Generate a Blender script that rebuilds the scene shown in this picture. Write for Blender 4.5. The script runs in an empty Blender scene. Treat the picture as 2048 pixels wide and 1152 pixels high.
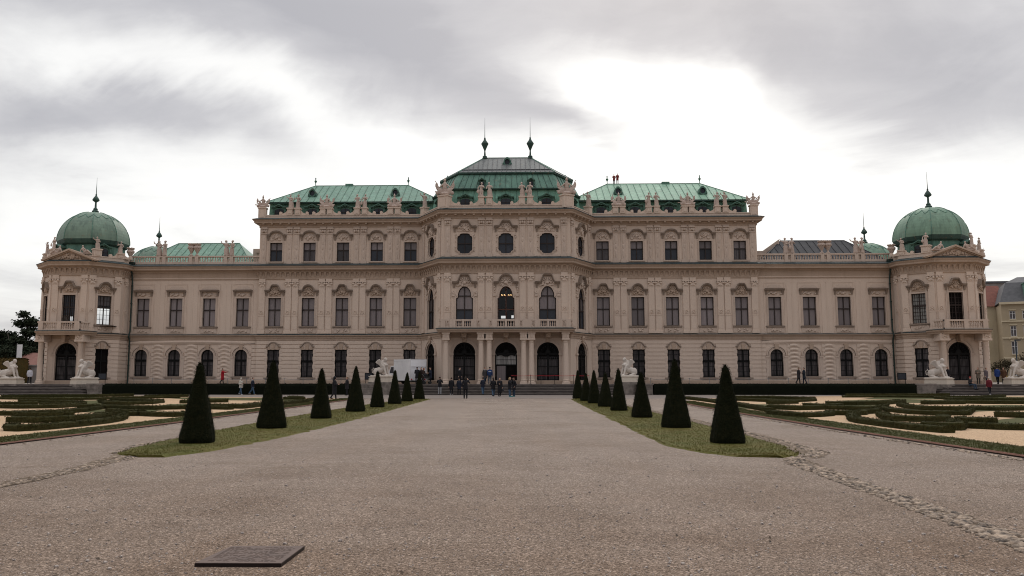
import bpy, math, random
from math import sin, cos, pi, radians, sqrt, atan2, exp
from mathutils import Matrix, Vector, noise
random.seed(11)
S = bpy.context.scene
COL = S.collection
TZ = 1.05            # terrace level

# ------------------------------------------------------------------ materials
class NT:
    """tiny node-tree writer"""
    def __init__(s, tree):
        s.t = tree; s.n = tree.nodes; s.l = tree.links
    def node(s, typ, **kw):
        n = s.n.new(typ)
        for k, v in kw.items(): setattr(n, k, v)
        return n
    def put(s, inp, v):
        if isinstance(v, bpy.types.NodeSocket): s.l.new(v, inp)
        elif v is not None: inp.default_value = v
    def math(s, op, a, b=None, c=None, clamp=False):
        n = s.node('ShaderNodeMath', operation=op, use_clamp=clamp)
        for i, v in enumerate((a, b, c)):
            if v is not None: s.put(n.inputs[i], v)
        return n.outputs[0]
    def noise(s, vec, scale, detail=4, rough=.55, dist=0):
        n = s.node('ShaderNodeTexNoise')
        s.put(n.inputs['Vector'], vec); n.inputs['Scale'].default_value = scale
        n.inputs['Detail'].default_value = detail; n.inputs['Roughness'].default_value = rough
        n.inputs['Distortion'].default_value = dist
        return n.outputs['Fac']
    def mapping(s, vec, scale=(1, 1, 1), rot=(0, 0, 0), loc=(0, 0, 0)):
        n = s.node('ShaderNodeMapping'); s.put(n.inputs[0], vec)
        n.inputs['Scale'].default_value = scale; n.inputs['Rotation'].default_value = rot
        n.inputs['Location'].default_value = loc
        return n.outputs[0]
    def ramp(s, fac, stops):
        n = s.node('ShaderNodeValToRGB'); s.put(n.inputs[0], fac)
        e = n.color_ramp.elements
        while len(e) < len(stops): e.new(.5)
        for q, (p, c) in zip(e, stops):
            q.position = p; q.color = (c[0], c[1], c[2], 1) if not isinstance(c, (int, float)) else (c, c, c, 1)
        return n.outputs[0]
    def mix(s, fac, a, b, typ='MIX'):
        n = s.node('ShaderNodeMix', data_type='RGBA', blend_type=typ)
        s.put(n.inputs[0], fac)
        for i, v in ((6, a), (7, b)):
            s.put(n.inputs[i], (v[0], v[1], v[2], 1) if isinstance(v, tuple) else v)
        return n.outputs[2]

def newmat(name):
    m = bpy.data.materials.new(name); m.use_nodes = True
    t = NT(m.node_tree); t.n.clear()
    out = t.node('ShaderNodeOutputMaterial')
    b = t.node('ShaderNodeBsdfPrincipled')
    t.l.new(b.outputs[0], out.inputs[0])
    geo = t.node('ShaderNodeNewGeometry')
    return m, t, b, geo.outputs['Position'], out

def bump(t, b, h, strength=.5, dist=.02):
    n = t.node('ShaderNodeBump'); n.inputs['Strength'].default_value = strength
    n.inputs['Distance'].default_value = dist; t.put(n.inputs['Height'], h)
    t.l.new(n.outputs[0], b.inputs['Normal'])

def simple(name, c1, c2=None, scale=3., rough=.8, bs=0, bst=.4, bd=.02, metal=0, spec=.3, stretch=(1, 1, 1), lo=.35, hi=.65):
    m, t, b, P, _ = newmat(name)
    if c2 is None: c2 = tuple(x * .75 for x in c1)
    v = t.mapping(P, stretch)
    f = t.noise(v, scale, 5, .6)
    t.put(b.inputs['Base Color'], t.ramp(f, [(lo, c1), (hi, c2)]))
    b.inputs['Roughness'].default_value = rough; b.inputs['Metallic'].default_value = metal
    b.inputs['Specular IOR Level'].default_value = spec
    if bs: bump(t, b, t.noise(v, bs, 3), bst, bd)
    return m

def plaster(name, c1, c2, c3):
    """rendered masonry: broad blotches, rain streaks, fine grain"""
    m, t, b, P, _ = newmat(name)
    f1 = t.noise(P, .35, 5, .6)
    f2 = t.noise(t.mapping(P, (2.2, 2.2, .16)), 1.0, 5, .65)
    f3 = t.noise(P, 9., 4, .7)
    c = t.ramp(f1, [(.3, c1), (.7, c2)])
    c = t.mix(t.ramp(f2, [(.52, 0.), (.80, .42)]), c, c3)
    c = t.mix(t.ramp(f3, [(.32, .16), (.55, 0.)]), c, tuple(x * .6 for x in c3))
    t.put(b.inputs['Base Color'], c)
    b.inputs['Roughness'].default_value = .9; b.inputs['Specular IOR Level'].default_value = .15
    bump(t, b, t.noise(P, 14., 4, .7), .25, .03)
    return m

M = {}
M['wall'] = plaster('palace_render', (.60, .488, .403), (.56, .45, .37), (.42, .328, .26))
M['trim'] = plaster('weathered_stone_trim', (.44, .335, .26), (.36, .27, .205), (.20, .145, .11))
M['trimd'] = plaster('sooty_stone', (.30, .235, .19), (.235, .185, .15), (.13, .10, .08))
M['pale'] = plaster('pale_carved_stone', (.55, .445, .37), (.48, .385, .318), (.30, .235, .19))
M['statue'] = plaster('weathered_statue_stone', (.52, .42, .36), (.38, .30, .255), (.19, .15, .125))
M['sphinx'] = plaster('limewashed_stone', (.58, .525, .47), (.50, .445, .395), (.30, .255, .22))

def copper(name, c1, c2, c3):
    m, t, b, P, _ = newmat(name)
    f1 = t.noise(P, .6, 5, .6)
    f2 = t.noise(t.mapping(P, (2.6, 2.6, .22)), 1.1, 5, .7)
    f3 = t.noise(P, 2.3, 4, .6)
    c = t.ramp(f1, [(.32, c1), (.68, c2)])
    c = t.mix(t.ramp(f2, [(.46, 0.), (.70, .85)]), c, c3)
    c = t.mix(t.ramp(t.noise(t.mapping(P, (1.3, 1.3, .3), (0, 0, 0), (5, 2, 1)), 1.0, 5, .65), [(.54, 0.), (.70, .6)]), c, tuple(min(1, x * 1.35) for x in c1))
    c = t.mix(t.ramp(f3, [(.60, 0.), (.72, .6)]), c, (.17, .13, .08))
    t.put(b.inputs['Base Color'], c)
    b.inputs['Roughness'].default_value = .62; b.inputs['Specular IOR Level'].default_value = .3
    bump(t, b, f3, .2, .05)
    return m
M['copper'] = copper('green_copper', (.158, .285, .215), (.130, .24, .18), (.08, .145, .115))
M['mansard'] = copper('mansard_copper', (.20, .40, .30), (.165, .335, .25), (.11, .21, .16))
M['seamc'] = copper('seam_copper', (.125, .23, .172), (.10, .185, .14), (.065, .12, .095))
M['copperbright'] = copper('bright_green_copper', (.225, .38, .272), (.185, .32, .232), (.14, .225, .165))  # brighter patina for the right wing roof
M['coppermid2'] = copper('mid_green_copper', (.078, .165, .125), (.06, .13, .10), (.035, .07, .056))  # even mid green for the dormers
M['copperdk'] = copper('dark_green_copper', (.040, .085, .068), (.030, .064, .053), (.016, .034, .030))
M['coppermid'] = copper('dull_green_copper', (.10, .205, .155), (.078, .165, .125), (.042, .085, .068))
M['grey_roof'] = copper('grey_sheet_roof', (.105, .115, .112), (.082, .092, .09), (.05, .055, .056))
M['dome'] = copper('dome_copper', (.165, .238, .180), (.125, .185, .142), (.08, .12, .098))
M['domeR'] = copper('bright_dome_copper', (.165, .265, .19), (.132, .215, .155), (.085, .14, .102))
M['black_roof'] = simple('dark_slate_roof', (.030, .030, .034), (.018, .018, .022), 1.2, .7, 8, .3)
M['flash'] = simple('lead_flashing', (.040, .056, .058), (.025, .034, .036), 2., .6)
M['frame'] = simple('dark_window_wood', (.030, .018, .014), (.018, .011, .009), 3, .5)
M['iron'] = simple('black_iron', (.008, .008, .008), (.005, .005, .005), 4, .6, spec=.15)
M['door'] = simple('dark_door', (.008, .006, .006), (.004, .0035, .0035), 3, .6, spec=.15)
M['dark'] = simple('dark_interior', (.010, .008, .007), (.005, .004, .004), 1, .9, spec=.1)
M['metal_pipe'] = simple('green_downpipe', (.022, .04, .034), (.014, .025, .021), 3, .5)

def pane(name, c1, c2, rough=.18, fold=0., spec=.4):
    m, t, b, P, _ = newmat(name)
    f = t.noise(t.mapping(P, (7, 7, .35)) if fold else P, 1.6 if fold else .5, 4, .6)
    cc = t.ramp(f, [(.35, c1), (.65, c2)])
    oi = t.node('ShaderNodeObjectInfo')
    g_ = t.ramp(oi.outputs['Random'], [(0., .62), (.35, .95), (.8, 1.05), (1., 1.25)])
    t.put(b.inputs['Base Color'], t.mix(1., cc, g_, 'MULTIPLY'))
    b.inputs['Roughness'].default_value = rough; b.inputs['Specular IOR Level'].default_value = spec * .7
    bump(t, b, t.noise(P, .9, 2), .10, .05)
    return m
M['blind'] = pane('blind_behind_glass', (.205, .175, .175), (.165, .14, .14), .22, 1)
M['blinddk'] = pane('dim_blind_behind_glass', (.10, .088, .088), (.05, .043, .045), .2, 1)
M['glass'] = pane('dark_window_glass', (.036, .040, .050), (.021, .024, .031), .10, 0, .4)
M['glassgf'] = pane('ground_floor_glass', (.135, .118, .118), (.05, .044, .046), .22, 1, .25)
M['lattice'] = pane('pale_curtain_glass', (.24, .235, .215), (.17, .165, .155), .25, 1)
M['transom'] = pane('sky_reflection_glass', (.33, .32, .30), (.14, .13, .125), .15, 1)  # sky reflected in the transom is painted as a pale base colour
def clear():
    m = bpy.data.materials.new('clear_glass'); m.use_nodes = True
    t = NT(m.node_tree); t.n.clear(); o = t.node('ShaderNodeOutputMaterial')
    tr = t.node('ShaderNodeBsdfTransparent'); tr.inputs[0].default_value = (.85, .87, .88, 1)
    gl = t.node('ShaderNodeBsdfGlossy'); gl.inputs['Roughness'].default_value = .05
    fr = t.node('ShaderNodeFresnel'); fr.inputs[0].default_value = 1.45
    mx = t.node('ShaderNodeMixShader'); t.l.new(fr.outputs[0], mx.inputs[0])
    t.l.new(tr.outputs[0], mx.inputs[1]); t.l.new(gl.outputs[0], mx.inputs[2]); t.l.new(mx.outputs[0], o.inputs[0])
    return m
M['clear'] = clear()
def emis(name, c, s):
    m = bpy.data.materials.new(name); m.use_nodes = True
    t = NT(m.node_tree); t.n.clear(); o = t.node('ShaderNodeOutputMaterial')
    e = t.node('ShaderNodeEmission'); e.inputs[0].default_value = (*c, 1); e.inputs[1].default_value = s
    t.l.new(e.outputs[0], o.inputs[0]); return m
M['bulb'] = emis('lit_bulb', (1., .62, .28), 3.)

def gravel(name, stops, big, scale=55., bst=.7, dirt=False):
    m, t, b, P, _ = newmat(name)
    vo = t.node('ShaderNodeTexVoronoi'); vo.inputs['Scale'].default_value = scale
    t.put(vo.inputs['Vector'], P); vo.inputs['Randomness'].default_value = 1
    sep = t.node('ShaderNodeSeparateColor'); t.l.new(vo.outputs['Color'], sep.inputs[0])
    c = t.ramp(sep.outputs[0], stops)
    vo2 = t.node('ShaderNodeTexVoronoi'); vo2.inputs['Scale'].default_value = scale * .6
    t.put(vo2.inputs['Vector'], P)
    sep2 = t.node('ShaderNodeSeparateColor'); t.l.new(vo2.outputs['Color'], sep2.inputs[0])
    c = t.mix(t.ramp(sep2.outputs[1], [(.82, 0.), (.9, .7)]), c, tuple(x * .42 for x in stops[1][1]))
    c = t.mix(t.ramp(sep2.outputs[2], [(.90, 0.), (.95, .55)]), c, tuple(min(1, x * 1.5) for x in stops[-1][1]))
    f1 = t.noise(P, .30, 6, .62, .6)
    c = t.mix(t.ramp(f1, [(.42, 0.), (.64, .5)]), c, big, 'MULTIPLY')
    f2 = t.noise(t.mapping(P, (.5, 1.6, 1)), .9, 5, .6)
    c = t.mix(t.ramp(f2, [(.50, 0.), (.72, .35)]), c, big, 'MULTIPLY')
    f3 = t.noise(P, 26., 4, .75)
    c = t.mix(t.ramp(f3, [(.5, 0.), (.7, .45)]), c, tuple(x * .8 for x in big), 'MULTIPLY')
    if dirt:
        sp = t.node('ShaderNodeSeparateXYZ'); t.l.new(P, sp.inputs[0])
        w = t.math('MULTIPLY', t.math('SUBTRACT', t.noise(P, .45, 5, .65), .5), 9.)
        near = t.ramp(t.math('DIVIDE', t.math('ADD', sp.outputs[1], w), 30.), [(.16, 1.), (.28, .62), (.50, .22), (.95, 0.)])
        c = t.mix(near, c, (.74, .65, .575), 'MULTIPLY')
        sx_ = t.math('ABSOLUTE', sp.outputs[0])     # trodden lighter bands along the walk
        tr = t.ramp(t.math('ADD', t.noise(t.mapping(P, (.9, .06, 1)), 1.3, 5, .6), t.math('MULTIPLY', sx_, -.006)), [(.46, 0.), (.64, .40)])
        c = t.mix(tr, c, (1.16, 1.13, 1.10), 'MULTIPLY')
        dk = t.ramp(t.noise(t.mapping(P, (.5, .5, 1)), .8, 6, .7, .8), [(.55, 0.), (.68, .4)])
        c = t.mix(dk, c, (.72, .66, .61), 'MULTIPLY')
    t.put(b.inputs['Base Color'], c); b.inputs['Roughness'].default_value = .95
    b.inputs['Specular IOR Level'].default_value = .05
    bump(t, b, vo.outputs['Distance'], bst, .008)
    return m
M['gravel'] = gravel('pink_grey_gravel', [(0., (.070, .054, .044)), (.25, (.19, .155, .130)), (.75, (.272, .224, .190)), (1., (.43, .365, .315))], (.70, .66, .62), 105., .5, True)
M['sand'] = gravel('ochre_sand', [(0., (.34, .235, .15)), (.3, (.42, .295, .19)), (.7, (.465, .33, .215)), (1., (.53, .395, .265))], (.86, .83, .80), 60, .3)
M['brick'] = gravel('crushed_red_brick', [(0., (.075, .036, .026)), (.3, (.115, .054, .039)), (.7, (.14, .069, .05)), (1., (.19, .10, .078))], (.7, .65, .6), 45, .4)
M['soil'] = gravel('dark_soil', [(0., (.07, .05, .036)), (.3, (.12, .088, .065)), (.7, (.17, .13, .098)), (1., (.30, .25, .20))], (.7, .68, .64), 30, .6)
def grass(name, c1, c2, c3):
    m, t, b, P, _ = newmat(name)
    c = t.ramp(t.noise(P, .5, 6, .65, .5), [(.36, c1), (.62, c2)])
    c = t.mix(t.ramp(t.noise(P, 2.2, 5, .7), [(.46, 0.), (.68, .8)]), c, c3)
    c = t.mix(t.ramp(t.noise(P, 45., 2), [(.35, .45), (.6, 0.)]), c, tuple(x * .3 for x in c1))
    t.put(b.inputs['Base Color'], c); b.inputs['Roughness'].default_value = .9
    b.inputs['Specular IOR Level'].default_value = .15
    bump(t, b, t.noise(P, 30, 3), .7, .04); return m
M['grass'] = grass('lawn_grass', (.080, .085, .018), (.118, .105, .025), (.135, .10, .036))
M['grassdk'] = grass('parterre_grass', (.056, .066, .018), (.076, .074, .024), (.085, .066, .026))
def leafy(name, c1, c2, c3, sc=9.):
    m, t, b, P, _ = newmat(name)
    c = t.ramp(t.noise(P, 1.3, 5, .65), [(.35, c1), (.65, c2)])
    c = t.mix(t.ramp(t.noise(P, sc, 4, .7), [(.45, 0.), (.68, .8)]), c, c3)
    c = t.mix(t.ramp(t.noise(P, sc * 5, 2), [(.36, .7), (.55, 0.)]), c, tuple(x * .3 for x in c1))
    t.put(b.inputs['Base Color'], c); b.inputs['Roughness'].default_value = .85
    b.inputs['Specular IOR Level'].default_value = .04
    bump(t, b, t.noise(P, sc * 3, 3), .8, .04); return m
M['yew'] = leafy('clipped_yew', (.0075, .0095, .0042), (.0105, .012, .005), (.019, .0175, .0075))
M['yewdk'] = leafy('dark_yew_hedge', (.006, .0075, .0045), (.008, .0095, .0055), (.011, .0125, .007))
M['box'] = leafy('box_hedge', (.030, .031, .011), (.044, .042, .015), (.066, .056, .022))
M['conifer'] = leafy('dark_pine_needles', (.022, .032, .020), (.032, .042, .026), (.045, .05, .03), 2)
M['autumn'] = leafy('autumn_leaves', (.075, .050, .018), (.060, .055, .02), (.12, .065, .02), 3)
M['olive'] = leafy('olive_brown_leaves', (.05, .045, .025), (.06, .05, .03), (.08, .06, .035), 2)
M['bark'] = simple('bark', (.05, .038, .03), (.03, .023, .018), 6, .9, 20)
M['stone'] = simple('rounded_field_stones', (.40, .31, .235), (.065, .052, .043), 9.5, .85, 30, .4, .01, lo=.36, hi=.62)
M['pebble'] = simple('loose_pebbles', (.52, .45, .40), (.15, .125, .115), 60., .85, lo=.38, hi=.62)
M['step'] = simple('shaded_worn_granite', (.085, .073, .067), (.04, .035, .032), 1.6, .8, 12, .4, stretch=(1, 1, 5))  # risers only; shade under the nosings put into a darker colour
M['stepwall'] = simple('lichened_and_shaded_stone', (.24, .205, .18), (.12, .105, .09), 2.5, .9, 10, .5)  # end walls, and sphinx pedestal bases with shade put into their colour
M['pave'] = simple('terrace_paving', (.215, .182, .16), (.175, .148, .13), 1.0, .9, 20, .3)
M['bronze'] = simple('brown_bronze', (.125, .086, .070), (.088, .060, .050), 9., .75, 60, .3, .004, metal=.15, spec=.4)
M['bronzedk'] = simple('dark_bronze_edge', (.022, .013, .011), (.012, .008, .007), 9., .5, 40, .3, .004, metal=.4)
M['skin'] = simple('skin', (.52, .32, .24), (.45, .27, .20), 5, .6)
M['white'] = simple('white_paint', (.70, .69, .69), (.62, .61, .61), 1.0, .45)
M['whitein'] = simple('white_panel', (.80, .80, .82), (.74, .74, .76), 1.0, .5)
M['rubber'] = simple('black_rubber', (.012, .012, .012), (.02, .02, .02), 5, .8)
M['red'] = simple('red_rope', (.45, .02, .03), (.36, .015, .02), 8, .7)
M['grey'] = simple('grey_metal', (.22, .22, .22), (.16, .16, .16), 4, .5)
M['ochre'] = plaster('ochre_house_render', (.37, .30, .205), (.32, .262, .18), (.25, .205, .14))
M['cream'] = plaster('cream_house_render', (.55, .47, .33), (.48, .41, .29), (.38, .31, .22))
M['redroof'] = simple('red_tile_roof', (.19, .07, .05), (.14, .052, .038), 2, .8, 12)
M['slate'] = simple('grey_slate_roof', (.10, .10, .105), (.07, .07, .075), 1.2, .7, 10)
M['rosewall'] = simple('terracotta_roof', (.20, .095, .075), (.15, .07, .055), 1.5, .85, 10)
M['greywall'] = simple('grey_garden_wall', (.28, .25, .23), (.20, .18, .165), 1.2, .9, 10)
M['lamppost'] = simple('blue_grey_post', (.03, .045, .06), (.02, .03, .04), 3, .5)
CL = {}
def cloth(c):
    k = tuple(round(x, 3) for x in c)
    if k not in CL: CL[k] = simple('cloth', k, tuple(x * .7 for x in k), 14, .9)
    return CL[k]

# ------------------------------------------------------------------ mesh builder
class MB:
    def __init__(s, M=None): s.v = []; s.f = []; s.k = []; s.M = M; s.mi = 0
    def V(s, p):
        p = Vector(p)
        if s.M is not None: p = s.M @ p
        s.v.append(p); return len(s.v) - 1
    def face(s, pts):
        s.f.append([s.V(p) for p in pts]); s.k.append(s.mi)
    def fi(s, idx): s.f.append(list(idx)); s.k.append(s.mi)
    def box(s, x0, x1, y0, y1, z0, z1):
        a = [s.V((x, y, z)) for z in (z0, z1) for x, y in ((x0, y0), (x1, y0), (x1, y1), (x0, y1))]
        for q in ((3, 2, 1, 0), (4, 5, 6, 7), (0, 1, 5, 4), (1, 2, 6, 5), (2, 3, 7, 6), (3, 0, 4, 7)): s.fi([a[i] for i in q])
    def ring(s, pts): return [s.V(p) for p in pts]
    def loft(s, rings, cap0=True, cap1=True, closed=True):
        R = [s.ring(r) for r in rings]; n = len(R[0])
        for A, B in zip(R, R[1:]):
            for i in range(n if closed else n - 1):
                j = (i + 1) % n; s.fi((A[i], A[j], B[j], B[i]))
        if cap0: s.fi(R[0][::-1])
        if cap1: s.fi(R[-1])
    def lathe(s, prof, c=(0, 0), n=12, z0=0):
        s.loft([[(c[0] + r * cos(2 * pi * i / n), c[1] + r * sin(2 * pi * i / n), z0 + z) for i in range(n)] for r, z in prof])
    def tube(s, path, r, n=6, r1=None):
        path = [Vector(p) for p in path]; rings = []
        m = len(path)
        for i, p in enumerate(path):
            d = (path[min(i + 1, m - 1)] - path[max(i - 1, 0)]).normalized()
            a = d.orthogonal().normalized() if abs(d.z) > .9 else Vector((0, 0, 1)).cross(d).normalized()
            b = d.cross(a); q = r if r1 is None else r + (r1 - r) * i / max(1, m - 1)
            rings.append([p + a * (q * cos(2 * pi * j / n)) + b * (q * sin(2 * pi * j / n)) for j in range(n)])
        s.loft(rings)
    def ell(s, c, r, nu=8, nv=5, R=None):
        c = Vector(c); rows = []
        for i in range(1, nv):
            t = pi * i / nv
            rows.append([(r[0] * sin(t) * cos(2 * pi * j / nu), r[1] * sin(t) * sin(2 * pi * j / nu), -r[2] * cos(t)) for j in range(nu)])
        f = (lambda p: c + (R @ Vector(p) if R is not None else Vector(p)))
        rows = [[s.V(f(p)) for p in q] for q in rows]
        b = s.V(f((0, 0, -r[2]))); t = s.V(f((0, 0, r[2])))
        for A, B in zip(rows, rows[1:]):
            for j in range(nu): k = (j + 1) % nu; s.fi((A[j], A[k], B[k], B[j]))
        for j in range(nu):
            k = (j + 1) % nu; s.fi((b, rows[0][k], rows[0][j])); s.fi((t, rows[-1][j], rows[-1][k]))
    def cap(s, p0, p1, r0, r1, n=8):
        """tapered capsule"""
        p0 = Vector(p0); p1 = Vector(p1); d = (p1 - p0)
        L = d.length; d = d.normalized() if L > 1e-6 else Vector((0, 0, 1))
        a = d.orthogonal().normalized(); b = d.cross(a)
        rings = []
        for t, q in ((-.95, .3), (-.6, .8), (0, 1)):
            rings.append((p0 + d * (r0 * t), r0 * q))
        for t, q in ((0, 1), (.6, .8), (.95, .3)):
            rings.append((p1 + d * (r1 * t), r1 * q))
        s.loft([[c + a * (q * cos(2 * pi * j / n)) + b * (q * sin(2 * pi * j / n)) for j in range(n)] for c, q in rings])
    def prism(s, poly, y0, y1):
        """poly (x,z) extruded in y"""
        A = [s.V((x, y0, z)) for x, z in poly]; B = [s.V((x, y1, z)) for x, z in poly]
        s.fi(A); s.fi(B[::-1]); n = len(poly)
        for i in range(n): j = (i + 1) % n; s.fi((A[j], A[i], B[i], B[j]))
    def sweep(s, path, prof, closed_prof=False):
        """profile (out,z) along plan path seen from outside left to right"""
        n = len(path); P = [Vector(p) for p in path]; outs = []
        for i in range(n):
            ns = []
            if i > 0: d = (P[i] - P[i - 1]).normalized(); ns.append(Vector((d.y, -d.x)))
            if i < n - 1: d = (P[i + 1] - P[i]).normalized(); ns.append(Vector((d.y, -d.x)))
            if len(ns) == 1: o = ns[0]
            else:
                o = (ns[0] + ns[1]); o = o / max(.2, (1 + ns[0].dot(ns[1])))
            outs.append(o)
        rows = [[s.V((p.x + o.x * w, p.y + o.y * w, z)) for w, z in prof] for p, o in zip(P, outs)]
        m = len(prof)
        for A, B in zip(rows, rows[1:]):
            for j in range(m - 1): s.fi((A[j], B[j], B[j + 1], A[j + 1]))
        s.fi(rows[0]); s.fi(rows[-1][::-1])
    def ribbon(s, path, t, y0, y1):
        """bar of thickness t along an (x,z) path, from depth y0 (front) to y1"""
        n = len(path); P = [Vector(p) for p in path]; A = []; B = []
        for i in range(n):
            ns = []
            if i > 0: d = (P[i] - P[i - 1]).normalized(); ns.append(Vector((-d.y, d.x)))
            if i < n - 1: d = (P[i + 1] - P[i]).normalized(); ns.append(Vector((-d.y, d.x)))
            o = ns[0] if len(ns) == 1 else (ns[0] + ns[1]) / max(.35, 1 + ns[0].dot(ns[1]))
            A.append(P[i]); B.append(P[i] + o * t)
        R = []
        for a, b in zip(A, B):
            R.append([s.V((a.x, y0, a.y)), s.V((b.x, y0, b.y)), s.V((b.x, y1, b.y)), s.V((a.x, y1, a.y))])
        for q, r in zip(R, R[1:]):
            for j in range(4): k = (j + 1) % 4; s.fi((q[j], r[j], r[k], q[k]))
        s.fi(R[0][::-1]); s.fi(R[-1])
    def mesh(s, name, mats, smooth=None):
        me = bpy.data.meshes.new(name)
        me.from_pydata([tuple(p) for p in s.v], [], s.f)
        mats = mats if isinstance(mats, (list, tuple)) else [mats]
        for m in mats: me.materials.append(m)
        if len(mats) > 1: me.polygons.foreach_set('material_index', s.k)
        me.update()
        import bmesh
        bm = bmesh.new(); bm.from_mesh(me); bmesh.ops.recalc_face_normals(bm, faces=bm.faces); bm.to_mesh(me); bm.free()
        if smooth is not None:
            me.polygons.foreach_set('use_smooth', [True] * len(me.polygons))
            if smooth < 3: me.set_sharp_from_angle(angle=smooth)
        return me
    def build(s, name, mats, parent=None, smooth=None):
        return link(name, s.mesh(name, mats, smooth), parent)

def link(name, me, parent=None, mat=None):
    o = bpy.data.objects.new(name, me); COL.objects.link(o)
    if parent is not None: o.parent = parent
    if mat is not None: o.matrix_basis = mat
    return o
def tag(o, label=None, cat=None, group=None, kind=None):
    if label: o['label'] = label
    if cat: o['category'] = cat
    if group: o['group'] = group
    if kind: o['kind'] = kind
    return o
def thing(name, label, cat, loc=(0, 0, 0), rz=0, group=None):
    o = bpy.data.objects.new(name, None); COL.objects.link(o)
    o.location = loc; o.rotation_euler = (0, 0, rz)
    return tag(o, label, cat, group)
def remesh(mb, name, mat, voxel, smooth_it=2):
    """fuse overlapping closed shells into one continuous skin"""
    me = mb.mesh('tmp', mat); ob = bpy.data.objects.new('tmp', me); COL.objects.link(ob)
    md = ob.modifiers.new('r', 'REMESH'); md.mode = 'VOXEL'; md.voxel_size = voxel; md.use_smooth_shade = True
    if smooth_it:
        ms = ob.modifiers.new('s', 'SMOOTH'); ms.iterations = smooth_it; ms.factor = .5
    dg = bpy.context.evaluated_depsgraph_get()
    out = bpy.data.meshes.new_from_object(ob.evaluated_get(dg)); out.name = name
    bpy.data.objects.remove(ob); bpy.data.meshes.remove(me)
    if not out.materials: out.materials.append(mat)
    out.polygons.foreach_set('use_smooth', [True] * len(out.polygons))
    return out

def fr(A, B):
    """frame of a wall face: x along A->B, y into the building, z up"""
    d = (Vector(B) - Vector(A)); L = d.length; d /= L
    m = Matrix(((d.x, -d.y, 0, A[0]), (d.y, d.x, 0, A[1]), (0, 0, 1, 0), (0, 0, 0, 1)))
    return m, L
T = Matrix.Translation

# ------------------------------------------------------------------ opening outlines (right half, bottom -> apex)
def o_rect(W, zb, zt): return [(W, zb), (W, zt), (0, zt)]
def o_arch(W, zb, zt, n=9):
    zs = zt - W
    return [(W, zb)] + [(W * cos(pi / 2 * i / n), zs + W * sin(pi / 2 * i / n)) for i in range(n + 1)]
def o_ear(W, W2, zb, zs, zt, n=8):
    h = zt - zs - .12
    return [(W, zb), (W, zs - .12), (W - .05, zs - .02), (W2 + .02, zs), (W2, zs + .1)] + [(W2 * cos(pi / 2 * i / n), zs + .12 + h * sin(pi / 2 * i / n)) for i in range(n + 1)]
def o_quat(W, zb, zt):
    c = (zb + zt) / 2; h = (zt - zb) / 2; a = []
    q = [(.0, 1), (.35, .985), (.62, .93), (.70, .84), (.72, .76), (.84, .74), (.95, .68), (1, .56), (1, .3)]
    up = [(x * W, c + z * h) for x, z in q]
    dn = [(x * W, c - z * h) for x, z in q]
    return dn + up[::-1]
def full(o):  # closed outline, counter-clockwise from bottom right
    left = [(-x, z) for x, z in o[::-1]]
    pts = []
    for p in o + left:
        if not pts or (abs(p[0] - pts[-1][0]) + abs(p[1] - pts[-1][1])) > 1e-5: pts.append(p)
    if (abs(pts[0][0] - pts[-1][0]) + abs(pts[0][1] - pts[-1][1])) < 1e-5: pts.pop()
    return pts

def wall(mb, L, z0, z1, ops, th=.34):
    """wall face in local frame with openings (xc, outline) cut out, reveals added"""
    xs = {0, L}; zs = {z0, z1}; bb = []
    for xc, o in ops:
        W = max(p[0] for p in o); zb = min(p[1] for p in o); zt = max(p[1] for p in o)
        bb.append((xc - W, xc + W, zb, zt)); xs |= {xc - W, xc + W}; zs |= {zb, zt}
    xs = sorted(x for x in xs if -1e-6 <= x <= L + 1e-6); zs = sorted(zs)
    for a, b in zip(xs, xs[1:]):
        for c, d in zip(zs, zs[1:]):
            mx, mz = (a + b) / 2, (c + d) / 2
            if b - a < 1e-4 or d - c < 1e-4: continue
            if any(q[0] < mx < q[1] and q[2] < mz < q[3] for q in bb): continue
            mb.face([(a, 0, c), (b, 0, c), (b, 0, d), (a, 0, d)])
    for (xc, o), (xa, xb, zb, zt) in zip(ops, bb):
        W = (xb - xa) / 2
        if len(o) > 3:
            for s in (1, -1):
                # upper corner
                k = max(range(len(o)), key=lambda i: (o[i][0] > W - 1e-6, o[i][1]))
                up = o[k:]
                mb.face([(xc + s * x, 0, z) for x, z in up] + [(xc + s * W, 0, zt)])
                k0 = min(range(len(o)), key=lambda i: (not (o[i][0] > W - 1e-6), o[i][1]))
                if k0 > 0:
                    mb.face([(xc + s * x, 0, z) for x, z in o[:k0 + 1]] + [(xc + s * W, 0, zb)])
        P = full(o); n = len(P)
        for i in range(n):
            (x, z), (x2, z2) = P[i], P[(i + 1) % n]
            mb.face([(xc + x, 0, z), (xc + x2, 0, z2), (xc + x2, th, z2), (xc + x, th, z)])

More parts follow.
